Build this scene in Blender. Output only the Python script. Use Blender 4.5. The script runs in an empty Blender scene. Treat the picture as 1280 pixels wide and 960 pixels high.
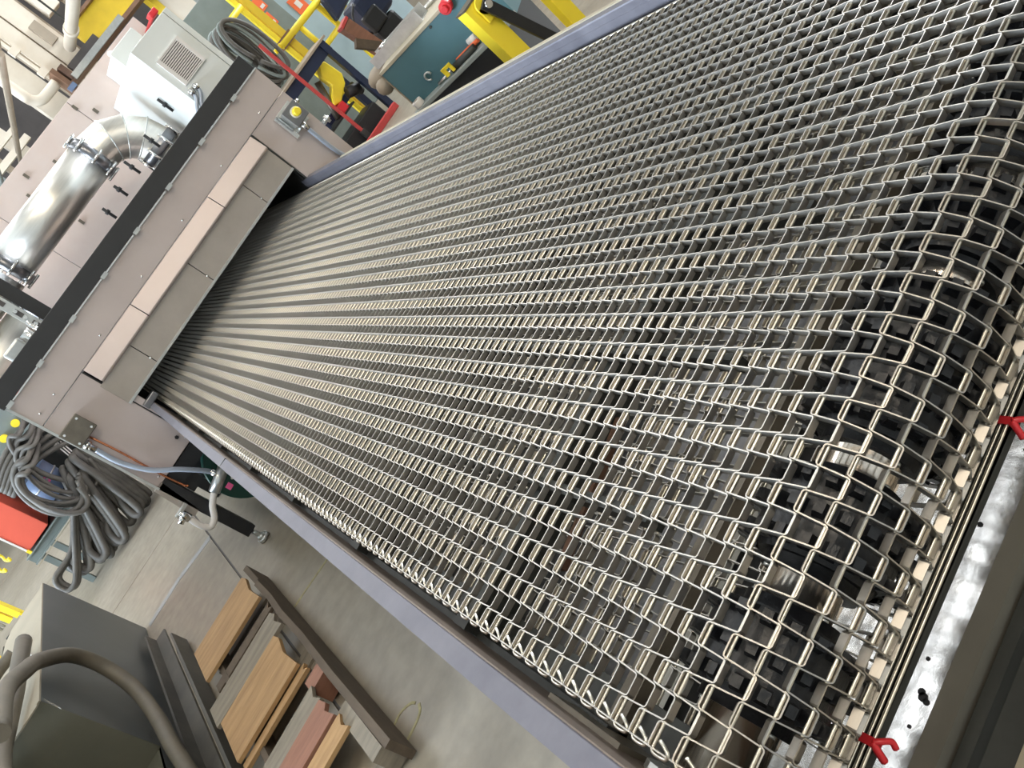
import bpy, math, random
from mathutils import Vector, Matrix
random.seed(7)
S = 0.61                       # one layout unit in metres (camera height above the belt)
ZF = -2.35                     # floor level in layout units (0 = eye level)
C = bpy.context.scene.collection
V = Vector

# ------------------------------------------------------------------ camera, world, light, exposure
def W(x, y, z): return V((x*S, y*S, (z-ZF)*S))
cam = bpy.data.cameras.new('camera'); cam.sensor_width = 36; cam.lens = 1048/1280*36
cam.clip_start = .02; cam.clip_end = 300
co = bpy.data.objects.new('camera', cam); C.objects.link(co)
Rr = Matrix(((.49385935, -.84405438, .20898601), (-.48221609, -.06585146, .87357383), (-.72358178, -.53219901, -.43953796)))
m = Matrix.Identity(4)
for i in range(3):
    m[i][0] = Rr[i][0]; m[i][1] = -Rr[i][1]; m[i][2] = -Rr[i][2]; m[i][3] = W(0, 0, 0)[i]
co.matrix_world = m
bpy.context.scene.camera = co

w = bpy.data.worlds.new('world'); bpy.context.scene.world = w; w.use_nodes = True
w.node_tree.nodes['Background'].inputs[0].default_value = (.80, .86, 1, 1)
w.node_tree.nodes['Background'].inputs[1].default_value = .3
vs = bpy.context.scene.view_settings
vs.view_transform = 'Standard'; vs.look = 'None'; vs.gamma = 1; vs.use_curve_mapping = False
vs.exposure = 0.12

def area(name, loc, to, sx, sy, power, col):
    l = bpy.data.lights.new(name, 'AREA'); l.shape = 'RECTANGLE'; l.size = sx*S; l.size_y = sy*S
    l.energy = power; l.color = col
    o = bpy.data.objects.new(name, l); C.objects.link(o); o.location = W(*loc)
    o.rotation_euler = (W(*to)-W(*loc)).to_track_quat('-Z', 'Y').to_euler()
    return o
area('daylight_left', (-16, 9, 3.4), (1.5, 7.5, -.6), 18, 5, 2400, (.74, .86, 1))
area('skylight_back', (3, 20, 9.5), (1, 14, -1), 12, 5, 420, (.95, .97, 1))
area('daylight_right', (20, 12, 5), (4, 8, -1), 12, 5, 900, (.95, .97, 1))
area('lamp_front', (3, -4, 7.0), (1.5, 5, -.8), 4, 2.5, 130, (1, .86, .68))

# ------------------------------------------------------------------ materials
MAT = {}
def mat(name, col, rough=.5, metal=0., var=.12, scale=8., bump=0., col2=None, emit=None, estr=1., stretch=(1, 1, 1), ior=None, spec=None, rvar=.0, detail=6):
    mm = bpy.data.materials.new(name); mm.use_nodes = True; nt = mm.node_tree; b = nt.nodes['Principled BSDF']
    b.inputs['Roughness'].default_value = rough; b.inputs['Metallic'].default_value = metal
    if spec is not None: b.inputs['Specular IOR Level'].default_value = spec
    if emit:
        b.inputs['Base Color'].default_value = (*col, 1)
        b.inputs['Emission Color'].default_value = (*emit, 1); b.inputs['Emission Strength'].default_value = estr
        MAT[name] = mm; return mm
    tc = nt.nodes.new('ShaderNodeTexCoord'); mp = nt.nodes.new('ShaderNodeMapping'); mp.inputs['Scale'].default_value = stretch
    nt.links.new(tc.outputs['Object'], mp.inputs['Vector'])
    nz = nt.nodes.new('ShaderNodeTexNoise'); nz.inputs['Scale'].default_value = scale; nz.inputs['Detail'].default_value = detail; nz.inputs['Roughness'].default_value = .62
    nt.links.new(mp.outputs[0], nz.inputs['Vector'])
    rp = nt.nodes.new('ShaderNodeValToRGB'); rp.color_ramp.elements[0].position = .3; rp.color_ramp.elements[1].position = .72
    c2 = col2 if col2 else tuple(min(1, c*(1+var)) for c in col)
    c1 = col if col2 else tuple(c*(1-var) for c in col)
    rp.color_ramp.elements[0].color = (*c1, 1); rp.color_ramp.elements[1].color = (*c2, 1)
    nt.links.new(nz.outputs[0], rp.inputs[0]); nt.links.new(rp.outputs[0], b.inputs['Base Color'])
    if rvar:
        mr = nt.nodes.new('ShaderNodeMapRange'); mr.inputs['To Min'].default_value = rough-rvar; mr.inputs['To Max'].default_value = rough+rvar
        nt.links.new(nz.outputs[0], mr.inputs['Value']); nt.links.new(mr.outputs[0], b.inputs['Roughness'])
    if bump:
        bp = nt.nodes.new('ShaderNodeBump'); bp.inputs['Strength'].default_value = bump; bp.inputs['Distance'].default_value = .004
        nt.links.new(nz.outputs[0], bp.inputs['Height']); nt.links.new(bp.outputs[0], b.inputs['Normal'])
    MAT[name] = mm; return mm
mat('belt_steel', (.54, .51, .465), .42, 1, .08, 60, stretch=(1, 4, 4), rvar=.06)
mat('rod_steel', (.70, .66, .57), .30, 1, .08, 50, rvar=.06)
mat('rail_steel', (.115, .112, .135), .5, .3, .16, 9, col2=(.18, .175, .20), rvar=.1)
mat('rail_web', (.16, .13, .11), .45, .5, .2, 7, col2=(.26, .21, .18))
mat('dark_steel', (.055, .058, .055), .45, .4, .2, 12)
mat('black_cast', (.012, .013, .016), .33, .1, .4, 45, bump=.5)
mat('polished_steel', (.84, .74, .64), .17, 1, .06, 4, stretch=(1, 30, 30))
mat('lip_steel', (.20, .19, .16), .5, .3, .12, 8)
mat('tan_steel', (.17, .15, .12), .4, .5, .2, 14)
mat('rust', (.13, .07, .045), .7, .1, .3, 20)
mat('oven_sheet', (.52, .44, .41), .42, .4, .06, 3, col2=(.58, .50, .47), rvar=.06)
mat('oven_sheet_dull', (.38, .335, .29), .40, .5, .06, 3, col2=(.48, .425, .375), rvar=.06)
mat('body_sheet', (.68, .55, .50), .5, .1, .05, 2, col2=(.74, .65, .61))
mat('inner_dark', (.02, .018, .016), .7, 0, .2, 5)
mat('beam_black', (.035, .035, .036), .42, .2, .15, 5)
mat('stainless', (.86, .82, .75), .36, 1, .10, 5, stretch=(1, 1, 9), rvar=.06)
mat('stainless_dark', (.25, .25, .26), .3, .9, .15, 8)
mat('galv', (.62, .63, .61), .32, .85, .1, 22)
mat('enclosure_grey', (.74, .76, .73), .45, 0, .03, 3)
mat('plastic_white', (.78, .74, .70), .4, 0, .02, 3)
mat('slot_dark', (.08, .07, .065), .6, 0, .1, 3)
mat('red', (.72, .03, .04), .35, 0, .05, 5)
mat('yellow', (1, .76, .04), .4, 0, .05, 6)
mat('crane_yellow', (.78, .55, .03), .5, 0, .08, 5)
mat('orange', (.85, .16, .05), .5, 0, .06, 5)
mat('orange_red', (.78, .13, .08), .45, 0, .05, 5)
mat('cream', (.64, .56, .45), .6, 0, .1, 3, col2=(.74, .67, .56))
mat('cream_dark', (.34, .28, .21), .6, 0, .15, 3)
mat('brown_steel', (.20, .105, .06), .6, 0, .3, 6)
mat('grey_panel', (.30, .33, .32), .5, 0, .08, 2)
mat('grey_green', (.20, .235, .22), .5, .1, .12, 5)
mat('wall_grey', (.36, .37, .355), .7, 0, .12, 1.2)
mat('wall_dark', (.075, .065, .06), .8, 0, .3, 1.5)
mat('light_blue', (.36, .47, .52), .45, 0, .1, 2)
mat('teal', (.085, .19, .225), .42, .05, .07, 3)
mat('beige_top', (.50, .45, .34), .55, 0, .07, 6)
mat('red_paint', (.50, .055, .05), .5, 0, .15, 6)
mat('navy', (.010, .018, .05), .4, 0, .15, 6)
mat('black', (.012, .012, .013), .45, 0, .2, 6)
mat('rubber_grey', (.06, .056, .05), .6, 0, .3, 6, col2=(.13, .12, .10))
mat('rubber_hose', (.10, .088, .065), .55, 0, .3, 5, col2=(.175, .15, .11))
mat('wood_fresh', (.30, .17, .07), .7, 0, .2, 5, col2=(.47, .29, .13), stretch=(1, 7, 7), bump=.2)
mat('wood_grey', (.17, .145, .11), .8, 0, .2, 5, col2=(.29, .25, .19), stretch=(1, 7, 7), bump=.2)
mat('wood_dark', (.075, .055, .035), .8, 0, .3, 5, col2=(.125, .09, .06), stretch=(5, 1, 5), bump=.2)
mat('wood_block', (.26, .12, .075), .7, 0, .25, 5, stretch=(1, 7, 7))
mat('bin_steel', (.11, .118, .118), .42, .5, .15, 2.5, col2=(.165, .172, .168), rvar=.08)
mat('angle_steel', (.075, .072, .062), .5, .4, .2, 5, col2=(.13, .12, .10))
mat('bin_olive', (.17, .165, .125), .45, .5, .12, 3)
mat('bin_tan', (.40, .35, .26), .5, .3, .1, 3)
mat('paper', (.9, .88, .82), .8, 0, .01, 3)
mat('blue_plastic', (.13, .18, .29), .4, 0, .1, 5)
mat('pink', (.85, .12, .30), .5, 0, .02, 3)
mat('copper', (.80, .30, .14), .25, 1, .05, 5)
mat('conduit', (.33, .37, .43), .35, .2, .05, 5)
mat('motor_green', (.012, .07, .05), .35, .1, .1, 5)
mat('chrome', (.80, .79, .77), .15, 1, .03, 5)
mat('soil', (.55, .52, .43), .7, 0, .3, 30)
mat('window_light', (.8, .8, .8), emit=(.76, .88, 1), estr=6.)
mat('skylight', (.8, .8, .8), emit=(.92, .96, 1), estr=4.)
mat('tray_steel', (.66, .655, .64), .17, .95, .1, 7, col2=(.76, .755, .74), rvar=.1, bump=.25)

# stained concrete, worn marks and all
def floor_mat():
    mm = bpy.data.materials.new('concrete'); mm.use_nodes = True; nt = mm.node_tree; b = nt.nodes['Principled BSDF']; L = nt.links
    tc = nt.nodes.new('ShaderNodeTexCoord')
    n1 = nt.nodes.new('ShaderNodeTexNoise'); n1.inputs['Scale'].default_value = .55; n1.inputs['Detail'].default_value = 9; n1.inputs['Roughness'].default_value = .65
    n2 = nt.nodes.new('ShaderNodeTexNoise'); n2.inputs['Scale'].default_value = 14; n2.inputs['Detail'].default_value = 8
    L.new(tc.outputs['Object'], n1.inputs['Vector']); L.new(tc.outputs['Object'], n2.inputs['Vector'])
    r1 = nt.nodes.new('ShaderNodeValToRGB'); r1.color_ramp.elements[0].position = .3; r1.color_ramp.elements[1].position = .7
    r1.color_ramp.elements[0].color = (.205, .172, .122, 1); r1.color_ramp.elements[1].color = (.31, .27, .21, 1)
    L.new(n1.outputs[0], r1.inputs[0])
    mx = nt.nodes.new('ShaderNodeMix'); mx.data_type = 'RGBA'; mx.blend_type = 'OVERLAY'; mx.inputs[0].default_value = .35
    L.new(r1.outputs[0], mx.inputs[6]); L.new(n2.outputs[0], mx.inputs[7])
    L.new(mx.outputs[2], b.inputs['Base Color'])
    mr = nt.nodes.new('ShaderNodeMapRange'); mr.inputs['To Min'].default_value = .28; mr.inputs['To Max'].default_value = .55
    L.new(n1.outputs[0], mr.inputs[0]); L.new(mr.outputs[0], b.inputs['Roughness'])
    bp = nt.nodes.new('ShaderNodeBump'); bp.inputs['Strength'].default_value = .15; bp.inputs['Distance'].default_value = .004
    L.new(n2.outputs[0], bp.inputs['Height']); L.new(bp.outputs[0], b.inputs['Normal'])
    MAT['concrete'] = mm
floor_mat()

# ------------------------------------------------------------------ mesh helpers (all in layout units)
class M:
    def __init__(s): s.v = []; s.f = []; s.sm = []
    def add(s, vs_, fs, smooth=False):
        n = len(s.v); s.v += [V(p) for p in vs_]
        for f in fs: s.f.append([i+n for i in f]); s.sm.append(smooth)
        return s
    def box(s, x0, x1, y0, y1, z0, z1):
        return s.add([(x0,y0,z0),(x1,y0,z0),(x1,y1,z0),(x0,y1,z0),(x0,y0,z1),(x1,y0,z1),(x1,y1,z1),(x0,y1,z1)],
              [(3,2,1,0),(4,5,6,7),(0,1,5,4),(1,2,6,5),(2,3,7,6),(3,0,4,7)])
    def obb(s, c, ax, ay, az):     # centre and three half-axis vectors
        c, ax, ay, az = V(c), V(ax), V(ay), V(az)
        P = [c+sx*ax+sy*ay+sz*az for sz in (-1, 1) for sx, sy in ((-1,-1),(1,-1),(1,1),(-1,1))]
        return s.add(P, [(3,2,1,0),(4,5,6,7),(0,1,5,4),(1,2,6,5),(2,3,7,6),(3,0,4,7)])
    def bar(s, a, b, w_, h_, up=(0, 0, 1)):
        a, b = V(a), V(b); d = (b-a); L_ = d.length; d.normalize(); u = V(up)
        if abs(d.dot(u)) > .95: u = V((0, 1, 0))
        side = d.cross(u).normalized(); u = side.cross(d).normalized()
        return s.obb((a+b)/2, d*L_/2, side*w_/2, u*h_/2)
    def tube(s, pts, r, n=10, closed=False, cap=True):
        pts = [V(p) for p in pts]; N = len(pts); rs = r if isinstance(r, (list, tuple)) else [r]*N
        t0 = (pts[1]-pts[0]).normalized(); u = t0.orthogonal().normalized(); ring = []
        for i, p in enumerate(pts):
            if closed: t = (pts[(i+1) % N]-pts[i-1]).normalized()
            elif i == 0: t = t0
            elif i == N-1: t = (pts[i]-pts[i-1]).normalized()
            else: t = (pts[i+1]-pts[i-1]).normalized()
            u = (u-t*u.dot(t)).normalized(); v = t.cross(u)
            ring += [p+rs[i]*(math.cos(2*math.pi*k/n)*u+math.sin(2*math.pi*k/n)*v) for k in range(n)]
        fs = []
        for i in range(N if closed else N-1):
            j = (i+1) % N
            for k in range(n): fs.append((i*n+k, i*n+(k+1) % n, j*n+(k+1) % n, j*n+k))
        s.add(ring, fs, True)
        if cap and not closed:
            o = len(s.v)-len(ring)
            s.f.append([o+k for k in range(n)][::-1]); s.sm.append(False)
            s.f.append([o+(N-1)*n+k for k in range(n)]); s.sm.append(False)
        return s
    def cyl(s, a, b, r, n=20, r2=None): return s.tube([a, b], [r, r if r2 is None else r2], n)
    def prism(s, poly, d):          # planar polygon pushed along d
        n = len(poly); d = V(d); P = [V(p) for p in poly]
        s.add(P+[p+d for p in P], [tuple(range(n))[::-1], tuple(range(n, 2*n))]+[(i, (i+1) % n, (i+1) % n+n, i+n) for i in range(n)])
        return s
    def sphere(s, c, r, n=12, k=8, sc=(1, 1, 1)):
        c = V(c); P = []; F = []
        for i in range(k+1):
            a = math.pi*i/k
            for j in range(n):
                t = 2*math.pi*j/n; P.append(c+V((sc[0]*r*math.sin(a)*math.cos(t), sc[1]*r*math.sin(a)*math.sin(t), sc[2]*r*math.cos(a))))
        for i in range(k):
            for j in range(n): F.append((i*n+j, (i+1)*n+j, (i+1)*n+(j+1) % n, i*n+(j+1) % n))
        return s.add(P, F, True)

def smooth(pts, k=6):               # Catmull-Rom
    P = [V(p) for p in pts]; P = [2*P[0]-P[1]]+P+[2*P[-1]-P[-2]]; out = []
    for i in range(1, len(P)-2):
        a, b, c, d = P[i-1:i+3]
        for j in range(k):
            t = j/k; out.append(.5*((2*b)+(c-a)*t+(2*a-5*b+4*c-d)*t*t+(3*b-a-3*c+d)*t**3))
    return out+[P[-2]]

def mesh_of(name, mb, mt, org):
    import bmesh
    me = bpy.data.meshes.new(name); o = V(org)
    me.from_pydata([(p-o)*S for p in mb.v], [], mb.f)
    me.polygons.foreach_set('use_smooth', mb.sm)
    bm = bmesh.new(); bm.from_mesh(me); bmesh.ops.recalc_face_normals(bm, faces=bm.faces); bm.to_mesh(me); bm.free()
    me.materials.append(MAT[mt]); me.update()
    return me
class Thing:
    def __init__(s, name, label=None, cat=None, org=(0, 0, 0), group=None, kind=None):
        s.o = bpy.data.objects.new(name, None); s.o.empty_display_size = .05; C.objects.link(s.o)
        s.org = V(org); s.o.location = W(*org); tag(s.o, label, cat, group, kind)
    def part(s, name, mb, mt, parent=None, label=None, bevel=0, kind=None):
        o = bpy.data.objects.new(name, mesh_of(name, mb, mt, s.org)); C.objects.link(o); o.parent = parent or s.o
        if label: o['label'] = label
        if kind: o['kind'] = kind
        if bevel: bev(o, bevel)
        return o
def bev(o, wd):
    md = o.modifiers.new('bevel', 'BEVEL'); md.width = wd*S; md.segments = 2; md.limit_method = 'ANGLE'
def tag(o, label=None, cat=None, group=None, kind=None):
    if label: o['label'] = label
    if cat: o['category'] = cat
    if group: o['group'] = group
    if kind: o['kind'] = kind
def single(name, mb, mt, label, cat, org, group=None, bevel=0):
    o = bpy.data.objects.new(name, mesh_of(name, mb, mt, org)); C.objects.link(o); o.location = W(*org)
    tag(o, label, cat, group)
    if bevel: bev(o, bevel)
    return o
def struct(name, mb, mt, org=(0, 0, ZF), parent=None):
    o = bpy.data.objects.new(name, mesh_of(name, mb, mt, org)); C.objects.link(o)
    if parent: o.parent = parent
    else: o.location = W(*org); o['kind'] = 'structure'
    return o

# ------------------------------------------------------------------ the hall
XL, XR, YB, YFR, ZC = -17., 22., 30., -7., 10.
# concrete floor in slabs with real joints between them
floor = bpy.data.objects.new('floor', mesh_of('floor', M().box(XL, XR, YFR, YB, ZF-.2, ZF-.012), 'slot_dark', (0, 0, ZF))); C.objects.link(floor)
floor.location = W(0, 0, ZF); floor['kind'] = 'structure'
jx = [XL, -9.5, -1.04, 3.9, 9.5, 15.5, XR]; jy = [YFR, -3., 2.4, 10.6, 16., 21.5, YB]
for i in range(len(jx)-1):
    for j in range(len(jy)-1):
        g = .010
        o = bpy.data.objects.new('floor_slab', mesh_of('floor_slab', M().box(jx[i]+g, jx[i+1]-g, jy[j]+g, jy[j+1]-g, ZF-.1, ZF), 'concrete', (0, 0, ZF)))
        C.objects.link(o); o.parent = floor
def mark(name, pts, wd, mt):
    mb = M()
    for a, b in zip(pts[:-1], pts[1:]): mb.bar((a[0], a[1], ZF+.001), (b[0], b[1], ZF+.001), wd, .003)
    o = bpy.data.objects.new(name, mesh_of(name, mb, mt, (0, 0, ZF))); C.objects.link(o); o.parent = floor; return o
mat('chalk_yellow', (.36, .32, .17), .8, 0, .35, 30); mat('chalk_blue', (.255, .25, .235), .6, 0, .12, 8)
mat('added_lamp_tube', (.8, .8, .8), emit=(1, .92, .80), estr=45.)  # glow colour of the added overhead tubes
mark('chalk_mark', smooth([(-.90, 3.87), (-.80, 3.88), (-.73, 3.84), (-.71, 3.80)], 5), .016, 'chalk_yellow')
mark('chalk_mark', smooth([(-.91, 3.70), (-.82, 3.70), (-.73, 3.72), (-.70, 3.77)], 5), .018, 'chalk_yellow')
mark('chalk_mark', smooth([(-.88, 5.86), (-.70, 5.84), (-.45, 5.80)], 4), .022, 'chalk_yellow')
mark('paint_line', [(-2.08, 8.92), (-1.55, 8.94), (-1.05, 8.80)], .11, 'chalk_blue')

struct('ceiling', M().box(XL, XR, YFR, YB, ZC, ZC+.2), 'wall_grey')
struct('wall_back', M().box(XL, XR, YB, YB+.3, ZF, ZC), 'wall_dark')
struct('wall_front', M().box(XL, XR, YFR-.3, YFR, ZF, ZC), 'wall_grey')
struct('wall_right', M().box(XR, XR+.3, YFR, YB, ZF, .8).box(XR, XR+.3, YFR, YB, 6, ZC).box(XR, XR+.3, YFR, 6, .8, 6).box(XR, XR+.3, 18, YB, .8, 6), 'wall_grey')
wr = struct('window_4', M().box(XR+.1, XR+.15, 6, 18, .8, 6), 'window_light')
for k in range(7): struct('window_frame', M().box(XR+.02, XR+.10, 6+2*k-.06, 6+2*k+.06, .8, 6), 'cream_dark', parent=wr)
wl = M().box(XL-.3, XL, YFR, YB, ZF, .6).box(XL-.3, XL, YFR, YB, 6.6, ZC)
for y0, y1 in ((YFR, 2.), (9.6, 10.4), (18., 18.8), (26.4, YB)): wl.box(XL-.3, XL, y0, y1, .6, 6.6)
struct('wall_left', wl, 'wall_grey')
for n_, (y0, y1) in enumerate(((2., 9.6), (10.4, 18.), (18.8, 26.4))):
    wn = struct('window_%d' % (n_+1), M().box(XL-.2, XL-.15, y0, y1, .6, 6.6), 'window_light')
    for k in range(5):
        y = y0+(y1-y0)*k/4; struct('window_frame', M().box(XL-.15, XL-.05, y-.06, y+.06, .6, 6.6), 'cream_dark', parent=wn)
    for z in (.6, 2.6, 4.6, 6.6): struct('window_frame', M().box(XL-.15, XL-.05, y0, y1, z-.06, z+.06), 'cream_dark', parent=wn)
for n_, (x0, x1, y0, y1) in enumerate(((.3, 6.2, 7., 9.6), (-6, -2, 14, 24), (5, 9, 14, 24))):
    struct('window_%d' % (n_+5), M().box(x0, x1, y0, y1, ZC-.06, ZC-.01), 'skylight')
#@@OBJECTS

for x, y in ((-.9, .2), (1.6, .2), (-.9, 3.2), (1.6, 3.2), (4.1, .2), (4.1, 3.2)):  # unseen lamps added for streaks on the shaft and soft front fill
    lf = struct('added_lamp', M().box(x-.9, x+.9, y-.16, y+.16, ZC-1.0, ZC-.93), 'cream')
    struct('added_lamp_tube', M().cyl((x-.85, y-.08, ZC-1.04), (x+.85, y-.08, ZC-1.04), .035, 8).cyl((x-.85, y+.08, ZC-1.04), (x+.85, y+.08, ZC-1.04), .035, 8), 'added_lamp_tube', parent=lf)
    struct('hanger', M().cyl((x-.7, y, ZC-.93), (x-.7, y, ZC), .02, 6), 'cream_dark', parent=lf); struct('hanger', M().cyl((x+.7, y, ZC-.93), (x+.7, y, ZC), .02, 6), 'cream_dark', parent=lf)

# ------------------------------------------------------------------ flat-wire conveyor belt
WX, PY, NC, X0 = .042, .048, 51, -.0945       # cell width, pitch, cells across, left edge
ROD, HT, TH = .0034, .0165, .0024
def strip_mesh():
    d, e, rc = ROD+TH*.5+.0006, .0020, .0042
    path = []
    for i in range(NC):
        x0, x1 = X0+i*WX, X0+(i+1)*WX; crest = (i % 2 == 0); y = PY+d if crest else -d; sg = -1 if crest else 1
        a, b = x0+e, x1-e
        if i == 0: a = x0; path.append((a, -d*.6))
        path += [(a-.0003, y+sg*rc), (a+rc*.3, y+sg*rc*.3), (a+rc, y)]
        if i == NC-1: b = x1
        path += [(b-rc, y), (b-rc*.3, y+sg*rc*.3), (b+.0003, y+sg*rc)]
        if i == NC-1: path.append((b, -d*.6 if crest else PY+d*.6))
    P = [V((x, y, 0)) for x, y in path]; vs_, fs = [], []; n = len(P)
    for i, p in enumerate(P):
        t = (P[min(i+1, n-1)]-P[max(i-1, 0)]).normalized(); nn = V((-t.y, t.x, 0))*TH/2
        for q, z in ((nn, HT/2), (nn, -HT/2), (-nn, -HT/2), (-nn, HT/2)): vs_.append(p+q+V((0, 0, z)))
    for i in range(n-1):
        for k in range(4): fs.append((4*i+k, 4*i+(k+1) % 4, 4*i+4+(k+1) % 4, 4*i+4+k))
    fs += [(3, 2, 1, 0), tuple(4*n-4+k for k in range(4))]
    mb = M(); mb.add(vs_, fs); return mesh_of('wire_strip', mb, 'belt_steel', (0, 0, 0))
def rod_mesh():
    xr = X0+NC*WX
    L_ = [(X0+.0155, -.015, .0095), (X0+.0105, -.027, .0085), (X0+.005, -.0352, .0065), (X0-.001, -.0368, .004), (X0-.0048, -.031, .002), (X0-.0062, -.018, 0), (X0-.0055, -.006, 0), (X0-.001, -.0005, 0), (X0+.006, 0, 0)]
    R_ = [(X0+xr-x, y, z) for x, y, z in L_][::-1]
    mb = M().tube(smooth(L_, 3)+smooth(R_, 3), ROD, 7); return mesh_of('cross_rod', mb, 'rod_steel', (0, 0, 0))
YN, ZT, RN = .9735, -1.00-HT/2, .1534          # nose axis y, rod plane z, wrap radius (20 pitches round)
NT_, NB = 180, 90
path = [(YN+k*PY, ZT) for k in range(NT_, 0, -1)]
path += [(YN-RN*math.sin(math.radians(18*k)), ZT-RN+RN*math.cos(math.radians(18*k))) for k in range(11)]
path += [(YN+k*PY, ZT-2*RN) for k in range(1, NB+1)]
belt = Thing('conveyor_belt', 'wide flat-wire steel mesh conveyor belt wrapping around the drive sprockets', 'conveyor belt', (0, YN, ZT-RN))
sm_, rm_ = strip_mesh(), rod_mesh()
def bpart(name, me, x, y, z, rx):
    o = bpy.data.objects.new(name, me); C.objects.link(o); o.parent = belt.o
    o.location = (V((x, y, z))-belt.org)*S; o.rotation_euler = (rx, 0, 0); return o
for k, (y, z) in enumerate(path):
    if k+1 < len(path):                            # strip from the nearer rod (k+1) back to rod k
        y2, z2 = path[k+1]; bpart('wire_strip', sm_, 0, y2, z2, math.atan2(z-z2, y-y2))
    yp, zp = path[max(k-1, 0)]; yn, zn = path[min(k+1, len(path)-1)]
    bpart('cross_rod', rm_, 0, y, z, math.atan2(zp-zn, yp-yn))

# ------------------------------------------------------------------ drive shaft with cast sprockets
ZS = ZT-RN
ds = Thing('drive_shaft', 'polished steel drive shaft with black cast sprockets under the belt nose', 'drive shaft', (0, YN, ZS))
ds.part('shaft', M().cyl((-.16, YN, ZS), (2.13, YN, ZS), .062, 40), 'polished_steel')
def sprocket(xc, wd):
    mb = M(); h = wd/2
    prof = [(-h, .070), (-h, .098), (-h*.82, .104), (-h*.82, .118), (h*.82, .118), (h*.82, .104), (h, .098), (h, .070)]
    n = 40; vs_, fs = [], []
    for (x, r) in prof:
        vs_ += [(xc+x, YN+r*math.cos(2*math.pi*k/n), ZS+r*math.sin(2*math.pi*k/n)) for k in range(n)]
    for i in range(len(prof)-1):
        for k in range(n): fs.append((i*n+k, i*n+(k+1) % n, (i+1)*n+(k+1) % n, (i+1)*n+k))
    mb.add(vs_, fs); mb.add([(xc-h*1.0, YN, ZS)], []); sp = ds.part('sprocket', mb, 'black_cast')
    hub = M().cyl((xc-h-.022, YN, ZS), (xc+h+.022, YN, ZS), .083, 32); ds.part('hub', hub, 'black_cast', sp)
    for col in (-.66, 0, .66):
        tb = M()
        for k in range(20):
            a = 2*math.pi*(k+.5)/20; rd = V((0, math.sin(a), math.cos(a))); tg = V((0, math.cos(a), -math.sin(a)))
            c = V((xc+h*col*1.12, YN, ZS))+rd*.126
            P = []
            for rr, ww, xx in ((-.012, .0125, .0125), (.016, .0085, .0085)):
                for sx, st in ((-1, -1), (1, -1), (1, 1), (-1, 1)): P.append(c+rd*rr+V((sx*xx*1.1, 0, 0))+tg*st*ww)
            tb.add(P, [(3, 2, 1, 0), (4, 5, 6, 7), (0, 1, 5, 4), (1, 2, 6, 5), (2, 3, 7, 6), (3, 0, 4, 7)])
        ds.part('tooth_ring', tb, 'black_cast', sp)
    for sx in (-1, 1):
        for a in (40, 160, 280):
            a = math.radians(a); ds.part('set_screw', M().cyl((xc+sx*(h+.021), YN+.070*math.sin(a), ZS+.070*math.cos(a)), (xc+sx*(h+.028), YN+.070*math.sin(a), ZS+.070*math.cos(a)), .008, 8), 'galv', sp)
for xc, wd in ((.108, .148), (.353, .148), (.595, .148), (.745, .148), (.965, .148), (1.21, .148), (1.45, .148), (1.69, .148), (1.93, .148)): sprocket(xc, wd)

# ------------------------------------------------------------------ conveyor frame
fr = Thing('conveyor_table', 'long steel conveyor table with lavender grey side rails beside the mesh belt', 'conveyor', (0, .9, ZF))
YE = 7.35
def rail(sx, xi, xo, xl):
    # web, top flange, bottom ledge of one side channel; xi inner face, xo outer edge, xl ledge tip
    t = .010*sx
    prof = [(xi, -1.175), (xi, -.946), (xi-.002*sx, -.940), (xo, -.938), (xo, -.953), (xi-t-.006*sx, -.953), (xi-t, -.96), (xi-t, -1.33), (xo, -1.33), (xo, -1.345), (xi, -1.345)]
    y0 = .30
    r = fr.part('side_rail', M().prism([(x, y0, z) for x, z in prof], (0, YE-y0, 0)), 'rail_steel')
    fr.part('rail_web', M().box(min(xi, xi+.003*sx), max(xi, xi+.003*sx), y0, YE, -1.175, -.944) if sx > 0 else M().box(xi-.003, xi, y0, YE, -1.02, -.975), 'rail_web' if sx > 0 else 'rail_steel', r)
    fr.part('ledge', M().box(min(xi, xl), max(xi, xl), .80, YE, -1.19, -1.175), 'dark_steel', r)
    return r
rl = rail(1, -.136, -.183, -.045); rr = rail(-1, 2.097, 2.145, 2.01)
fr.part('wear_strip', M().box(-.134, -.118, 1.2, 6.9, -1.174, -1.12), 'dark_steel', rl)
fr.part('rail_joint', M().box(-.1835, -.135, 4.05, 4.062, -.955, -.9375), 'dark_steel', rl)
fr.part('edge_strip', M().box(2.128, 2.146, .3, 6.28, -.938, -.932), 'bin_tan', rr, label='tan strip along the rail edge')
# flange bearing on the left rail
brg = M(); P = []
for k in range(16):
    a = 2*math.pi*k/16; P.append((-.135, .985+.085*math.cos(a), ZS+.085*math.sin(a)+.02))
brg.prism(P, (.016, 0, 0)); brg.cyl((-.12, .985, ZS), (-.10, .985, ZS), .05, 20)
fr.part('flange_bearing', brg, 'galv', rl)
fr.part('slot_plate', M().box(-.133, -.123, 1.08, 1.30, -1.175, -1.05), 'tan_steel', rl)
# cross members below the carrying run
fr.part('cross_member', M().box(-.13, 2.09, 1.20, 1.208, -1.19, -1.15).box(-.13, 2.09, 1.208, 1.245, -1.158, -1.15), 'tan_steel')
for y in (1.72, 2.5, 3.3, 4.1, 4.9, 5.7, 6.5):
    fr.part('cross_member', M().box(-.13, 2.09, y, y+.012, -1.19, -1.08).box(-.13, 2.09, y+.012, y+.06, -1.092, -1.08), 'dark_steel')
for x in (.25, .62, 1.0, 1.38, 1.75):
    fr.part('skid_bar', M().box(x-.012, x+.012, 1.26, 7.0, -1.078, -1.030), 'dark_steel')
fr.part('brace', M().bar((.10, 1.62, -1.17), (.50, 1.70, -1.17), .022, .02), 'rust', label='rusty brown brace')
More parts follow.
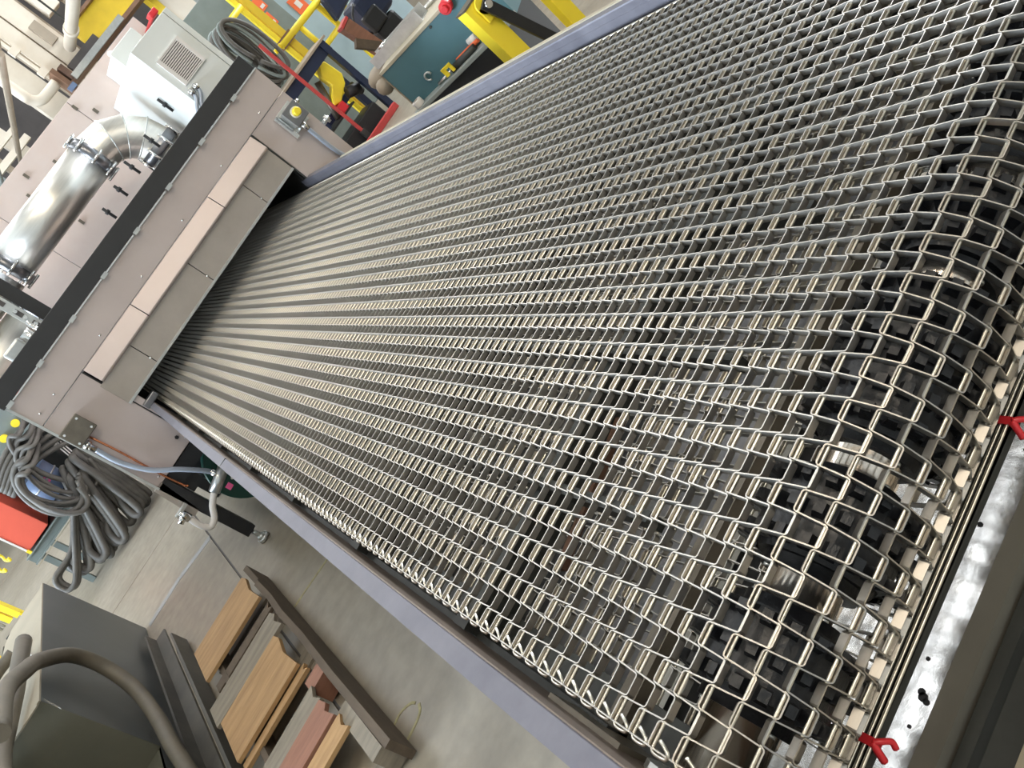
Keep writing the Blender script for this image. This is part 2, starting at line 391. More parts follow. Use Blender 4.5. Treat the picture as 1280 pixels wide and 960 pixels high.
# drip tray and front end
fr.part('drip_tray', M().box(-.12, 2.08, .893, 1.28, -1.512, -1.50), 'tray_steel', label='shiny worn drip tray below the belt nose')
fr.part('tray_lip', M().box(-.14, 2.1, .850, .893, -1.53, -1.485), 'lip_steel')
fr.part('front_plate', M().box(-.14, 2.1, .762, .850, -1.60, -1.545), 'dark_steel')
fr.part('front_edge', M().box(-.14, 2.1, .742, .762, -1.64, -1.535), 'bin_tan')
fr.part('void_pan', M().box(-.12, 2.08, 1.285, 1.56, -1.60, -1.59).box(-.12, 2.08, 2.05, 7.0, -1.60, -1.59), 'black')  # black sheets darken the voids under the belt, standing in for shade
fr.part('void_pan', M().box(-.12, 2.08, 1.565, 2.045, -1.512, -1.50), 'stainless_dark')
fr.part('front_angle', M().box(-.12, 2.08, .900, .908, -1.407, -1.380).box(-.12, 2.08, .900, .955, -1.388, -1.380), 'dark_steel', label='dark angle behind the tray lip')
ch = M()
for k in range(16):
    x = random.uniform(.05, 1.6); y = random.uniform(.91, 1.2); q = random.uniform(.003, .007)
    ch.cyl((x, y, -1.4995), (x, y, -1.4985), q, 7)
for dx, dy, q in ((0, 0, .009), (.008, .006, .007), (-.006, -.009, .006), (.03, -.045, .006)): ch.cyl((.205+dx, .925+dy, -1.4995), (.205+dx, .925+dy, -1.498), q, 8)
fr.part('paint_fleck', ch, 'black', kind='stuff', label='dark flecks on the shiny tray')
# frame legs (behind the machine's sides)
for x in (-.165, 2.125):
    for y in (.75, 3.6, 6.2): fr.part('leg', M().box(x-.035, x+.035, y-.035, y+.035, ZF, -1.345), 'dark_steel')
for x in (-.150, 2.106): fr.part('light_block_skirt', M().box(x-.006, x, 1.3, 7.0, -1.62, -1.345), 'dark_steel')  # unseen sheets added to keep side light out from under the belt
for x in (-.150, 2.106): fr.part('light_block_skirt', M().box(x-.006, x, .80, 1.297, -1.62, -1.345), 'dark_steel')
# tray bearers
for y in (.83, 3.28): fr.part('tray_bearer', M().box(-.15, 2.11, y-.012, y+.012, -1.60, -1.512), 'dark_steel')

# bundle of spare rods tied with red tape lying in front of the nose
for k in range(4):
    y = .900+.0115*k; z = -1.3765+.0000*(k % 2)
    pts = smooth([(-.05, y-.004, z), (.5, y+.001, z), (1.1, y+.004, z+.002), (1.75, y, z)], 8)
    single('spare_rod', M().tube(pts, .0036, 8), 'rod_steel',
           ['thin steel rod nearest the camera in the taped bundle before the belt nose', 'thin steel rod second from the front in the taped bundle', 'thin steel rod third from the front in the taped bundle', 'thin steel rod of the taped bundle lying closest to the belt nose'][k],
           'rod', (0, y, z), 'spare rods taped in a bundle')
for x, nm in ((.085, 'red tape knotted round the rod bundle near the bottom of the photo'), (.715, 'red tape wrapped round the rod bundle beside the right of the tray')):
    t = M(); 
    t.box(x-.008, x+.008, .898, .947, -1.3725, -1.370); t.box(x-.008, x+.008, .895, .898, -1.400, -1.370)
    t.tube(smooth([(x, .895, -1.372), (x+.008, .885, -1.378), (x+.016, .878, -1.392), (x+.010, .874, -1.405)], 4), .006, 6)
    t.tube(smooth([(x, .895, -1.372), (x-.010, .886, -1.385), (x-.018, .880, -1.400)], 4), .007, 6)
    single('red_tape', t, 'red', nm, 'tape', (x, .9, -1.37))

# ------------------------------------------------------------------ oven entrance: sheet-metal front, hood, beam
YF = 7.2
ov = Thing('oven_entrance', 'brownish sheet-metal oven front with a long hood over the belt', 'oven', (1, YF, ZF))
def panel(x0, x1, z0, z1, y=YF, d=.02, mt='oven_sheet', name='panel', par=None, **k):
    return ov.part(name, M().box(x0, x1, y, y+d, z0, z1), mt, par, bevel=.004, **k)
panel(-.70, 2.585, -.385, -.118, YF-.014, name='upper_panel')
lp = panel(-.70, -.215, -1.35, -.392, name='side_panel'); panel(-.205, -.150, -1.30, -.80, name='side_panel')
panel(2.12, 2.585, -1.28, -.392, name='side_panel')
panel(-.215, -.205, -1.30, -.392, YF+.004, .016, 'dark_steel', name='seam_strip'); panel(2.105, 2.12, -1.0, -.392, YF+.004, .016, 'dark_steel', name='seam_strip')
for a, b in ((-.19, .418), (.424, 1.472), (1.478, 2.095)):
    fl = M().prism([(a, YF+.01, -.388), (a, YF-.012, -.392), (a, YF-.055, -.535), (a, YF-.050, -.548), (a, YF+.01, -.56)], (b-a, 0, 0))
    ov.part('flange_panel', fl, 'oven_sheet', bevel=.002)
for a, b in ((-.235, .147), (.153, .937), (.943, 1.727), (1.733, 2.10)):
    hp = M().prism([(a, YF+.012, -.555), (a, YF-.004, -.555), (a, YF-.012, -.80), (a, YF+.05, -.80), (a, YF+.05, -.785), (a, YF+.010, -.785)], (b-a, 0, 0))
    ov.part('hood_panel', hp, 'oven_sheet_dull', bevel=.002)
ov.part('hood_lip', M().box(-.235, 2.10, YF-.024, YF-.010, -.812, -.792), 'galv')
for x in (.150, .940, 1.730):
    ov.part('screw', M().sphere((x, YF-.012, -.735), .012, 8, 5), 'chrome')
for x in (-.62, -.45, .1, .65, 1.2, 1.75, 2.3): ov.part('screw', M().sphere((x, YF-.018, -.34+.02*(x < 0)), .010, 8, 5), 'chrome')
for x in (-.62, -.25): ov.part('screw', M().sphere((x, YF-.004, -1.30), .010, 8, 5), 'chrome')
# oven tunnel behind the hood
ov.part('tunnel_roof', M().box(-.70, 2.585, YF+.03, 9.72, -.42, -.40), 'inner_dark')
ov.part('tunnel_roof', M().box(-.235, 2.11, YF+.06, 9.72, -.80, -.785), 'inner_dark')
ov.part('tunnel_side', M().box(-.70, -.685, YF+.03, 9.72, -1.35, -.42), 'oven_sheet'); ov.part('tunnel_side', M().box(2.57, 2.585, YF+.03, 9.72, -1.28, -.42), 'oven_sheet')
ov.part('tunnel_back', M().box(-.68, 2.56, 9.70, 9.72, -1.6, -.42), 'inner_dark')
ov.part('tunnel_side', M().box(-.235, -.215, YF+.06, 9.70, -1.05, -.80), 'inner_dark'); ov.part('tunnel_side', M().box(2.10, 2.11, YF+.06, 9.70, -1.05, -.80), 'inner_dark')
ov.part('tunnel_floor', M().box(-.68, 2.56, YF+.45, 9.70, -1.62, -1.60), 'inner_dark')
# edge trim and lower bracket of the side panel
ov.part('edge_trim', M().box(-.715, -.695, YF-.02, YF+.03, -1.36, -.10), 'galv')
ov.part('bracket', M().prism([(-.74, YF, -1.34), (-.65, YF, -1.34), (-.70, YF, -1.72), (-.77, YF, -1.72)], (0, .05, 0)), 'oven_sheet_dull')
ov.part('vertical_post', M().box(-.60, -.46, YF+.06, YF+.20, -1.62, -1.30), 'black')
ov.part('lower_beam', M().box(-.60, 2.5, YF+.02, YF+.10, -1.50, -1.36), 'black')
ov.part('inner_panel', M().box(-.60, 2.5, YF+.30, YF+.32, -1.60, -1.30), 'black')
for x in (-.66, 2.52):
    lg = ov.part('leg', M().box(x-.055, x+.055, YF+.00, YF+.11, -2.20, -1.35), 'black', bevel=.006)
    ov.part('foot', M().cyl((x, YF+.055, -2.30), (x, YF+.055, -2.20), .022, 12).cyl((x, YF+.055, -2.345), (x, YF+.055, -2.31), .055, 20).tube([(x, YF+.055, -2.312), (x, YF+.055, -2.28)], [.052, .025], 16), 'galv', lg)
for x in (-.66, 2.52):
    lg = ov.part('leg', M().box(x-.055, x+.055, 9.4, 9.51, -2.345, -1.35), 'black')
# black beam over the front with clips
bm_ = ov.part('top_beam', M().prism([(0, YF-.06, -.112), (0, YF-.06, .035), (0, YF+.10, .035), (0, YF+.10, .028), (0, YF-.05, .028), (0, YF-.05, -.105), (0, YF+.10, -.105), (0, YF+.10, -.112)], (3.28, 0, 0)) if False else
      M().box(-.72, 2.56, YF-.06, YF+.10, -.112, .035), 'beam_black', bevel=.004)
for x in (-.66, -.30, .10, .50, .92, 1.35, 1.80, 2.25):
    ov.part('clip', M().box(x-.03, x+.03, YF-.070, YF-.058, -.135, -.105), 'galv', bm_)
ov.part('edge_strip', M().box(-.70, 2.585, YF-.022, YF-.012, -.124, -.114), 'chrome', label='bright folded edge below the black beam')
ov.part('corner_bolt', M().cyl((-.285, YF-.03, -1.245), (-.285, YF, -1.245), .016, 6), 'black')
# clamp where the left rail enters
ov.part('rail_clamp', M().box(-.20, -.06, YF-.06, YF+.02, -.945, -.885), 'stainless_dark', bevel=.01)
ov.part('clamp_bolt', M().cyl((-.17, YF-.09, -.975), (-.17, YF-.05, -.975), .014, 6), 'galv')

# weatherproof switch box on the left panel, its conduit and the copper line
jb = Thing('junction_box', 'small grey metal junction box on the left oven panel above the hoses', 'junction box', (-.585, YF-.01, -.6))
jb.part('box', M().box(-.69, -.50, YF-.10, YF-.003, -.68, -.52), 'galv', bevel=.012)
jb.part('cover', M().box(-.70, -.49, YF-.115, YF-.10, -.69, -.51), 'tan_steel', bevel=.010)
for x, z in ((-.67, -.54), (-.52, -.54), (-.67, -.66), (-.52, -.66)): jb.part('screw', M().cyl((x, YF-.12, z), (x, YF-.112, z), .010, 8), 'chrome')
jb.part('connector', M().cyl((-.66, YF-.05, -.79), (-.66, YF-.05, -.68), .026, 12).cyl((-.66, YF-.05, -.735), (-.66, YF-.05, -.70), .038, 6), 'chrome')
cd = smooth([(-.66, YF-.05, -.78), (-.66, YF-.06, -.98), (-.60, YF-.09, -1.2), (-.49, YF-.11, -1.38), (-.41, YF-.09, -1.55), (-.385, YF-.06, -1.63)], 8)
single('flexible_conduit', M().tube(cd, .021, 10), 'conduit', 'blue-grey flexible conduit sagging from the left junction box to the white valve pipe', 'conduit', (-.55, YF, -1.2))
vp = Thing('valve_pipe', 'silver fitting with a white bent pipe under the left side panel', 'pipe', (-.45, YF-.04, -1.7))
vp.part('coupling', M().cyl((-.385, YF-.06, -1.70), (-.385, YF-.06, -1.61), .030, 12), 'chrome')
vp.part('valve_body', M().cyl((-.30, YF-.06, -1.68), (-.52, YF-.06, -1.73), .048, 14).cyl((-.30, YF-.06, -1.68), (-.27, YF-.06, -1.675), .036, 14), 'galv')
vp.part('tag', M().box(-.44, -.39, YF-.12, YF-.115, -1.82, -1.77), 'pink', label='pink tag')
vp.part('pipe', M().tube(smooth([(-.52, YF-.06, -1.73), (-.62, YF-.06, -1.78), (-.70, YF-.06, -1.85), (-.775, YF-.06, -1.86), (-.80, YF-.06, -1.78), (-.79, YF-.06, -1.66)], 6), .028, 12), 'plastic_white')
vp.part('tee', M().cyl((-.79, YF-.06, -1.68), (-.79, YF-.06, -1.58), .036, 12).cyl((-.79, YF-.06, -1.63), (-.86, YF-.06, -1.64), .026, 10), 'chrome')
vp.part('strap', M().box(-.83, -.70, YF-.09, YF-.03, -1.60, -1.575), 'galv')
single('copper_tube', M().tube(smooth([(-.60, YF-.03, -.70), (-.592, YF-.03, -.95), (-.595, YF-.03, -1.25), (-.585, YF-.03, -1.5), (-.57, YF-.02, -1.53)], 5), .009, 8), 'copper',
       'thin copper tube running down the left oven panel beside the blue-grey conduit', 'tube', (-.6, YF, -1.2))

# emergency-stop box on the right panel
eb = Thing('button_box', 'silver control box with a round yellow button on the right oven panel', 'control box', (2.44, YF-.02, -.55))
eb.part('back_plate', M().box(2.32, 2.36, YF-.045, YF-.003, -.70, -.46), 'chrome', bevel=.004)
eb.part('back_plate', M().box(2.33, 2.54, YF-.020, YF-.003, -.68, -.46), 'galv', bevel=.004)
eb.part('box', M().box(2.375, 2.525, YF-.14, YF-.02, -.64, -.48), 'galv', bevel=.01)
eb.part('cover', M().box(2.37, 2.53, YF-.152, YF-.14, -.645, -.475), 'stainless_dark', bevel=.006)
eb.part('bezel', M().cyl((2.455, YF-.165, -.555), (2.455, YF-.15, -.555), .046, 20), 'plastic_white')
eb.part('button', M().tube([(2.455, YF-.165, -.555), (2.455, YF-.20, -.555), (2.455, YF-.21, -.555)], [.036, .036, .026], 20), 'yellow')
eb.part('connector', M().cyl((2.44, YF-.07, -.72), (2.44, YF-.07, -.64), .026, 10), 'chrome')
eb.part('connector', M().cyl((2.53, YF-.07, -.52), (2.58, YF-.07, -.52), .02, 10), 'chrome')
single('metal_conduit', M().tube(smooth([(2.44, YF-.07, -.70), (2.44, YF-.065, -.85), (2.45, YF-.05, -1.0), (2.48, YF-.04, -1.15)], 5), .019, 10), 'conduit',
       'short pale conduit curving down from the yellow button box', 'conduit', (2.44, YF, -.9))
single('pipe_fitting', M().cyl((2.58, YF-.01, -.80), (2.66, YF-.01, -.80), .020, 8).cyl((2.63, YF-.03, -.835), (2.63, YF-.03, -.765), .016, 8), 'galv',
       'small brass-grey tee fitting at the right edge of the oven front', 'fitting', (2.6, YF, -.8))
# green gear-motor guard behind the left rail
gm = Thing('motor_guard', 'dark green round drive guard behind the left rail', 'guard', (-.20, 7.4, -1.85))
gm.part('disc', M().cyl((-.17, 7.36, -1.85), (-.17, 7.50, -1.85), .345, 40), 'motor_green', bevel=.01)
gm.part('bolt', M().cyl((-.36, 7.33, -1.84), (-.36, 7.36, -1.84), .014, 8), 'chrome')
gm.part('bracket', M().box(-.40, -.20, 7.38, 7.46, -2.24, -2.19), 'galv')

# ------------------------------------------------------------------ oven body behind, with pipes and enclosures
YBD = 9.75
ob = Thing('oven', 'tall tan sheet-metal oven body rising behind the black beam', 'oven', (1, YBD, ZF))
bd = [-.72, .62, 1.95, 3.10]
for a, b in zip(bd[:-1], bd[1:]):
    ob.part('wall_panel', M().box(a+.003, b-.003, YBD, YBD+.05, -1.6, 1.05), 'body_sheet', bevel=.003)
ob.part('side_panel', M().box(-.72, -.68, YBD+.05, 14, -1.6, 1.05), 'body_sheet'); ob.part('side_panel', M().box(3.06, 3.10, YBD+.05, 14, -1.6, 1.05), 'body_sheet')
ob.part('roof_panel', M().box(-.72, 3.10, YBD+.05, 14, 1.03, 1.05), 'body_sheet')
for x in (-.6, 2.98): ob.part('leg', M().box(x-.08, x+.08, YBD+.1, YBD+.26, ZF, -1.6), 'black'); ob.part('leg', M().box(x-.08, x+.08, 13.7, 13.86, ZF, -1.6), 'black')
for x, z in ((.66, .99), (.95, .80), (1.1, .93), (1.95, .96), (2.05, .80), (1.30, .55), (1.38, .80), (.10, .90), (.55, .75), (.40, .45), (1.02, .30), (1.55, .45)):
    ob.part('latch', M().obb((x, YBD-.012, z), (.014, 0, 0), (0, .012, 0), (0, 0, .03)), 'tan_steel')
for x, z, l in ((2.55, .37, .10), (2.12, .27, .10), (1.77, .27, .10), (1.50, .24, .06), (1.24, .20, .06)):
    y = 8.3; X_ = min(x*.86, 2.165); Z_ = z*.86-.02
    hk = single('clamp_bolt', M().cyl((X_, y, Z_-.10), (X_, y, Z_+l*.6), .014, 8).cyl((X_, y, Z_-.03), (X_, y, Z_), .024, 8), 'black', {2.55: 'black hold-down bolt in front of the white enclosure side', 2.12: 'black hold-down bolt beside the lower end of the pipe elbow', 1.77: 'black hold-down bolt left of the pipe elbow end', 1.50: 'short bolt behind the black beam, second from the left', 1.24: 'short bolt behind the black beam, leftmost'}[x], 'bolt', (X_, y, Z_), 'bolts behind the black beam')
single('bolt_rail', M().box(-.6, 2.15, 8.22, 8.38, -.42, -.08), 'body_sheet', 'sheet ledge behind the black beam carrying the bolts', 'ledge', (1, 8.3, -.4))

def pipe_thing(name, label, pts, r, mt, flanges, org):
    t = Thing(name, label, 'pipe', org); t.part('tube', M().tube(pts, r, 28), mt); return t
yp = 8.75
pi = Thing('exhaust_pipe', 'large stainless exhaust pipe with a segmented elbow in front of the tan body', 'pipe', (1, yp, .5))
R_ = .20; zc = .515; xe = 1.48
pi.part('straight_tube', M().cyl((.19, yp, zc), (xe, yp, zc), R_, 40), 'stainless')
# mitred elbow in four gores
bend = .38; cx, cz = xe+.06, zc-bend; prev = None
angs = [90, 68, 45, 22, 0]
pts = [V((cx+bend*math.cos(math.radians(a)), yp, cz+bend*math.sin(math.radians(a)))) for a in angs]
pts = [V((xe+.02, yp, zc))]+pts[1:-1]+[V((cx+bend, yp, cz))]
ringN = 32
def gore(p, q, na, nb):
    # tube piece between two mitre planes
    d = (q-p).normalized(); u = V((0, 1, 0)); v = d.cross(u).normalized(); vs_ = []
    for c, nrm in ((p, na), (q, nb)):
        for k in range(ringN):
            a = 2*math.pi*k/ringN; o = R_*.98*(math.cos(a)*u+math.sin(a)*v)
            s_ = -(o.dot(nrm))/(d.dot(nrm)); vs_.append(c+o+d*s_)
    return M().add(vs_, [(k, (k+1) % ringN, (k+1) % ringN+ringN, k+ringN) for k in range(ringN)], True)
dirs = [(pts[i+1]-pts[i]).normalized() for i in range(len(pts)-1)]
for i in range(len(pts)-1):
    na = V((1, 0, 0)) if i == 0 else (dirs[i-1]+dirs[i]).normalized()
    nb = V((0, 0, -1)) if i == len(pts)-2 else (dirs[i]+dirs[i+1]).normalized()
    g = pi.part('elbow_segment', gore(pts[i], pts[i+1], na, nb), 'stainless')
    if i: 
        nn = na; u = V((0, 1, 0)); v = nn.cross(u).normalized()
        seam = [pts[i]+R_*.985*(math.cos(a)*u+math.sin(a)*v*1.03) for a in [2*math.pi*k/32 for k in range(32)]]
        pi.part('weld_seam', M().tube(seam, .007, 6, closed=True), 'galv')
def vclamp(par, c, ax, r, xs=('u',)):
    c = V(c); ax = V(ax).normalized()
    cl = par.part('clamp', M().cyl(c-ax*.05, c+ax*.05, r*1.07, 36), 'stainless_dark')
    u = V((0, 1, 0)); v = ax.cross(u).normalized()
    for k in range(8):
        a = math.radians(45*k+10); p = c+(math.cos(a)*u+math.sin(a)*v)*r*1.13
        par.part('clamp_bolt', M().cyl(p-ax*.075, p+ax*.075, .014, 8), 'chrome', cl)
vclamp(pi, (xe-.02, yp, zc), (1, 0, 0), R_); vclamp(pi, (.23, yp, zc), (1, 0, 0), R_)
vclamp(pi, (cx+bend, yp, cz-.02), (0, 0, 1), R_)
pi.part('drop_tube', M().cyl((cx+bend, yp, -.40), (cx+bend, yp, cz), R_*.97, 32), 'stainless')
p2 = Thing('exhaust_pipe', 'second stainless pipe at the left edge below the steel strut', 'pipe', (-.4, 8.6, .2))
p2.part('straight_tube', M().cyl((-1.4, 8.75, .12), (.10, 8.75, .12), .19, 32), 'stainless')
vclamp(p2, (.02, 8.75, .12), (1, 0, 0), .19)
p2.part('upper_tube', M().cyl((-1.0, yp, zc), (.15, yp, zc), R_*.98, 32), 'stainless')
st = Thing('strut', 'black steel strut with a bright slotted channel, left end of the beam', 'strut', (.03, 8.2, -.1))
st.part('bar', M().box(-.02, .10, 8.25, 8.37, -.08, 1.2), 'beam_black', bevel=.005)
sc_ = st.part('slotted_channel', M().box(-.12, -.03, 8.22, 8.30, -.08, 1.2), 'galv', bevel=.004)
for k in range(7): st.part('slot', M().box(-.095, -.055, 8.212, 8.221, .02+.16*k, .10+.16*k), 'slot_dark', sc_)
for k in range(4): st.part('bolt', M().cyl((-.075, 8.18, -.02+.09*k), (-.075, 8.22, -.02+.09*k), .018, 8), 'chrome')
sh = Thing('solenoid_valve', 'little silver valve body standing on the beam at the far left', 'valve', (-.25, 7.8, 0))
sh.part('body', M().box(-.42, -.24, 7.75, 7.93, -.10, .12), 'galv', bevel=.02)
sh.part('coil', M().cyl((-.18, 7.8, -.10), (-.18, 7.8, .10), .05, 16), 'chrome')
sh.part('bolt', M().cyl((-.10, 7.75, -.1), (-.10, 7.75, .13), .018, 8), 'chrome')

# enclosures
ec = Thing('control_enclosure', 'large pale grey electrical enclosure with a slatted vent on its front', 'enclosure', (2.4, 7.7, 0))
x0, x1, y0_, z1 = 2.185, 2.69, 7.7, .69
ec.part('body', M().box(x0, x1, y0_+.03, YBD-.01, -.38, z1), 'enclosure_grey', bevel=.006)
ec.part('door', M().box(x0, x1-.055, y0_, y0_+.028, -.38, z1), 'enclosure_grey', bevel=.006)
ec.part('hinge_rail', M().box(x1-.05, x1, y0_+.004, y0_+.03, -.38, z1), 'enclosure_grey', bevel=.004)
gv = ec.part('vent_frame', M().box(2.25, 2.545, y0_-.022, y0_, .222, .232).box(2.25, 2.545, y0_-.022, y0_, .488, .498).box(2.25, 2.285, y0_-.022, y0_, .232, .488).box(2.515, 2.545, y0_-.022, y0_, .232, .488), 'plastic_white')
ec.part('vent_back', M().box(2.28, 2.52, y0_-.004, y0_-.001, .225, .495), 'slot_dark', gv)
for k in range(15):
    z = .236+.0172*k; ec.part('slat', M().box(2.28, 2.52, y0_-.018, y0_-.004, z, z+.0095), 'plastic_white', gv)
for x in (2.225, 2.285):
    single('cable_conduit', M().tube(smooth([(x, y0_-.05, .15), (x-.02, y0_-.06, .10), (x-.10, y0_-.07, .04), (x-.16, y0_-.07, -.05), (x-.17, y0_-.06, -.26)], 5), .018, 10), 'conduit',
           'grey conduit leaving the vented enclosure, ' + ('left' if x < 2.25 else 'right') + ' one of the pair', 'conduit', (x, y0_, 0), 'conduits from the enclosure')
    ec.part('gland', M().cyl((x, y0_-.05, .13), (x, y0_-.05, .18), .026, 8).cyl((x, y0_-.05, .17), (x, y0_, .17), .02, 8), 'chrome')
se = Thing('junction_enclosure', 'small grey box mounted on the tan body left of the vented enclosure', 'enclosure', (2.4, 9.2, .6))
se.part('body', M().box(2.42, 2.75, 9.0, YBD, .62, .92), 'enclosure_grey', bevel=.01); se.part('cover', M().box(2.41, 2.76, 8.985, 9.0, .61, .93), 'enclosure_grey', bevel=.008)
single('signal_light', M().box(3.00, 3.10, 9.10, 9.24, .84, .90).box(3.03, 3.07, 9.24, 9.75, .85, .88).box(3.005, 3.095, 9.09, 9.1, .845, .895), 'red', 'small red light at the top of the grey enclosure', 'light', (3.05, 9.2, .87), bevel=.01)
single('door_handle', M().tube([(2.60, 9.66, 1.0), (2.62, 9.5, .93), (2.66, 9.4, .86)], [.03, .025, .016], 10), 'plastic_white', 'white handle on the tan body near the red light', 'handle', (2.6, 9.6, .95))

# ------------------------------------------------------------------ left foreground: steel bin, hoses, channels, pallet
XB = -2.12
bn = Thing('steel_bin', 'large grey bent-sheet steel bin under the thick hose at bottom left', 'bin', (-2.4, 7, ZF))
bn.part('side_plate', M().prism([(XB, 4.4, ZF+.01), (XB, 8.93, ZF+.01), (XB, 8.93, -1.28), (XB, 6.13, -1.28), (XB, 6.13, -2.14), (XB, 4.4, -2.14)], (-.02, 0, 0)), 'bin_steel')
bn.part('front_plate', M().box(-2.75, XB-.001, 6.118, 6.13, -2.14, -1.285), 'bin_olive')
bn.part('base_top', M().box(-2.75, XB-.001, 4.4, 6.118, -2.155, -2.14), 'bin_olive')
bn.part('top_plate', M().prism([(XB-.021, 6.13, -1.285), (XB-.021, 8.92, -1.285), (-2.60, 8.92, -1.285), (-2.68, 8.75, -1.285), (-2.72, 8.3, -1.285), (-2.72, 6.13, -1.285)], (0, 0, .008)), 'bin_tan')
bn.part('near_plate', M().box(-2.725, XB-.021, 4.4, 4.412, ZF+.01, -2.155), 'bin_olive')
bn.part('rim', M().box(XB-.03, XB, 6.12, 8.93, -1.280, -1.268), 'bin_tan')
bn.part('back_plate', M().box(-2.70, XB-.001, 8.93, 8.945, ZF+.01, -1.285), 'bin_steel'); bn.part('far_side_plate', M().box(-2.74, -2.725, 4.4, 8.8, ZF+.01, -1.285), 'bin_olive')
bn.part('scratch', M().bar((XB+.001, 6.17, -1.30), (XB+.001, 6.12, -1.42), .004, .012), 'chrome', label='bright chipped edge')
single('paper_sheet', M().prism([(-2.30, 7.55, -1.272), (-2.22, 7.20, -1.272), (-2.34, 6.95, -1.272), (-2.36, 7.02, -1.20)], (0, .01, .002)), 'paper', 'white torn sheet of paper under the thick hose on the bin', 'paper', (-2.3, 7.2, -1.27))
def hose(name, pts, r, mt, label, cat, k=6, n=14, group=None, org=None):
    return single(name, M().tube(smooth(pts, k), r, n), mt, label, cat, org or tuple(pts[0]), group)
hose('thick_hose', [(-1.95, 5.0, -.96), (-1.96, 5.61, -.97), (-1.97, 6.08, -1.08), (-1.98, 6.39, -1.18), (-1.98, 6.76, -1.41), (-1.98, 6.81, -1.67), (-1.98, 6.61, -1.9), (-1.98, 6.22, -2.03), (-1.98, 5.78, -2.1), (-1.99, 5.40, -2.20), (-1.99, 4.7, -2.28)], .055, 'rubber_hose', 'thick brown-grey rubber hose arching down over the side of the steel bin', 'hose')
hose('thick_hose', [(-2.16, 7.26, -1.16), (-2.21, 6.9, -1.17), (-2.27, 6.57, -1.19), (-2.34, 6.19, -1.2), (-2.38, 5.75, -1.2), (-2.30, 5.1, -1.22), (-2.2, 4.6, -1.4), (-2.15, 4.5, -2.05)], .060, 'rubber_hose', 'thick dark hose with its end resting on the bin top beside the white paper', 'hose')
hose('thick_hose', [(-2.42, 7.75, -1.22), (-2.62, 7.7, -1.2), (-2.8, 7.5, -1.22), (-2.95, 7.2, -1.6), (-3.0, 7.1, -2.2)], .05, 'rubber_hose', 'thick dark hose end at the left edge of the photo on the bin top', 'hose')
def channel(name, x, y0, y1, hx, hz, label, tw):
    t = .02
    mb = M().prism([(x, y0, ZF), (x+hx, y0, ZF), (x+hx, y0, ZF+t), (x+t, y0, ZF+t), (x+t, y0, ZF+hz), (x, y0, ZF+hz)], (tw, y1-y0, 0))
    return single(name, mb, 'angle_steel', label, 'steel angle', (x, y0, ZF), 'steel angles beside the bin')
channel('steel_angle', -1.98, 4.2, 8.35, .14, .13, 'long rusty grey steel angle lying against the bin', -.08)
channel('steel_angle', -1.70, 4.2, 7.55, -.12, .17, 'long dark steel angle between the bin and the wooden pallet', -.06)

pl_ = Thing('wooden_pallet', 'broken wooden pallet with orange-brown boards on the floor', 'pallet', (-1.2, 5.2, ZF))
zt = ZF+.17
pl_.part('stringer', M().prism([(-.90, 3.55, ZF+.02), (-.90, 6.62, ZF+.02), (-.90, 6.66, ZF+.21), (-.90, 6.3, ZF+.19), (-.90, 6.22, ZF+.22), (-.90, 5.9, ZF+.19), (-.90, 5.5, ZF+.215), (-.90, 5.1, ZF+.185), (-.90, 4.4, ZF+.20), (-.90, 3.55, ZF+.18)], (.045, 0, 0)), 'wood_dark')
pl_.part('stringer', M().box(-1.50, -1.46, 3.5, 6.6, ZF+.02, ZF+.15), 'wood_dark')
for (ya, yb, x0, x1, mt, dz, sk) in ((6.06, 6.62, -1.60, -.93, 'wood_fresh', 0, .05), (5.86, 5.98, -1.58, -.92, 'wood_dark', -.05, .0), (5.42, 5.70, -1.66, -.92, 'wood_grey', .0, .02), (4.86, 5.40, -1.62, -.99, 'wood_fresh', .005, .04), (4.78, 4.85, -1.62, -.97, 'wood_fresh', -.03, .03),
                                 (4.36, 4.54, -1.66, -1.0, 'wood_grey', .0, .02), (4.12, 4.35, -1.66, -.99, 'wood_block', .005, .03), (3.95, 4.10, -1.66, -.97, 'wood_fresh', -.01, .03), (3.0, 3.25, -1.66, -.9, 'wood_grey', 0, .02)):
    z = zt+dz
    mb = M().prism([(x0, ya, z), (x0, yb, z), (x1-.02, yb+sk*.3, z), (x1, yb-.08 if yb-ya > .2 else yb, z), (x1-.03, (ya+yb)/2, z), (x1, ya, z)], (0, 0, .028))
    pl_.part('deck_board', mb, mt, bevel=.002)
for y in (3.62, 5.1, 6.4): pl_.part('bottom_board', M().box(-1.60, -.86, y, y+.18, ZF, ZF+.02), 'wood_grey')
pl_.part('block', M().box(-.99, -.91, 3.60, 4.15, ZF+.02, ZF+.17), 'wood_grey'); 
pl_.part('block', M().box(-1.04, -.91, 4.56, 4.70, ZF+.02, ZF+.165), 'wood_block')

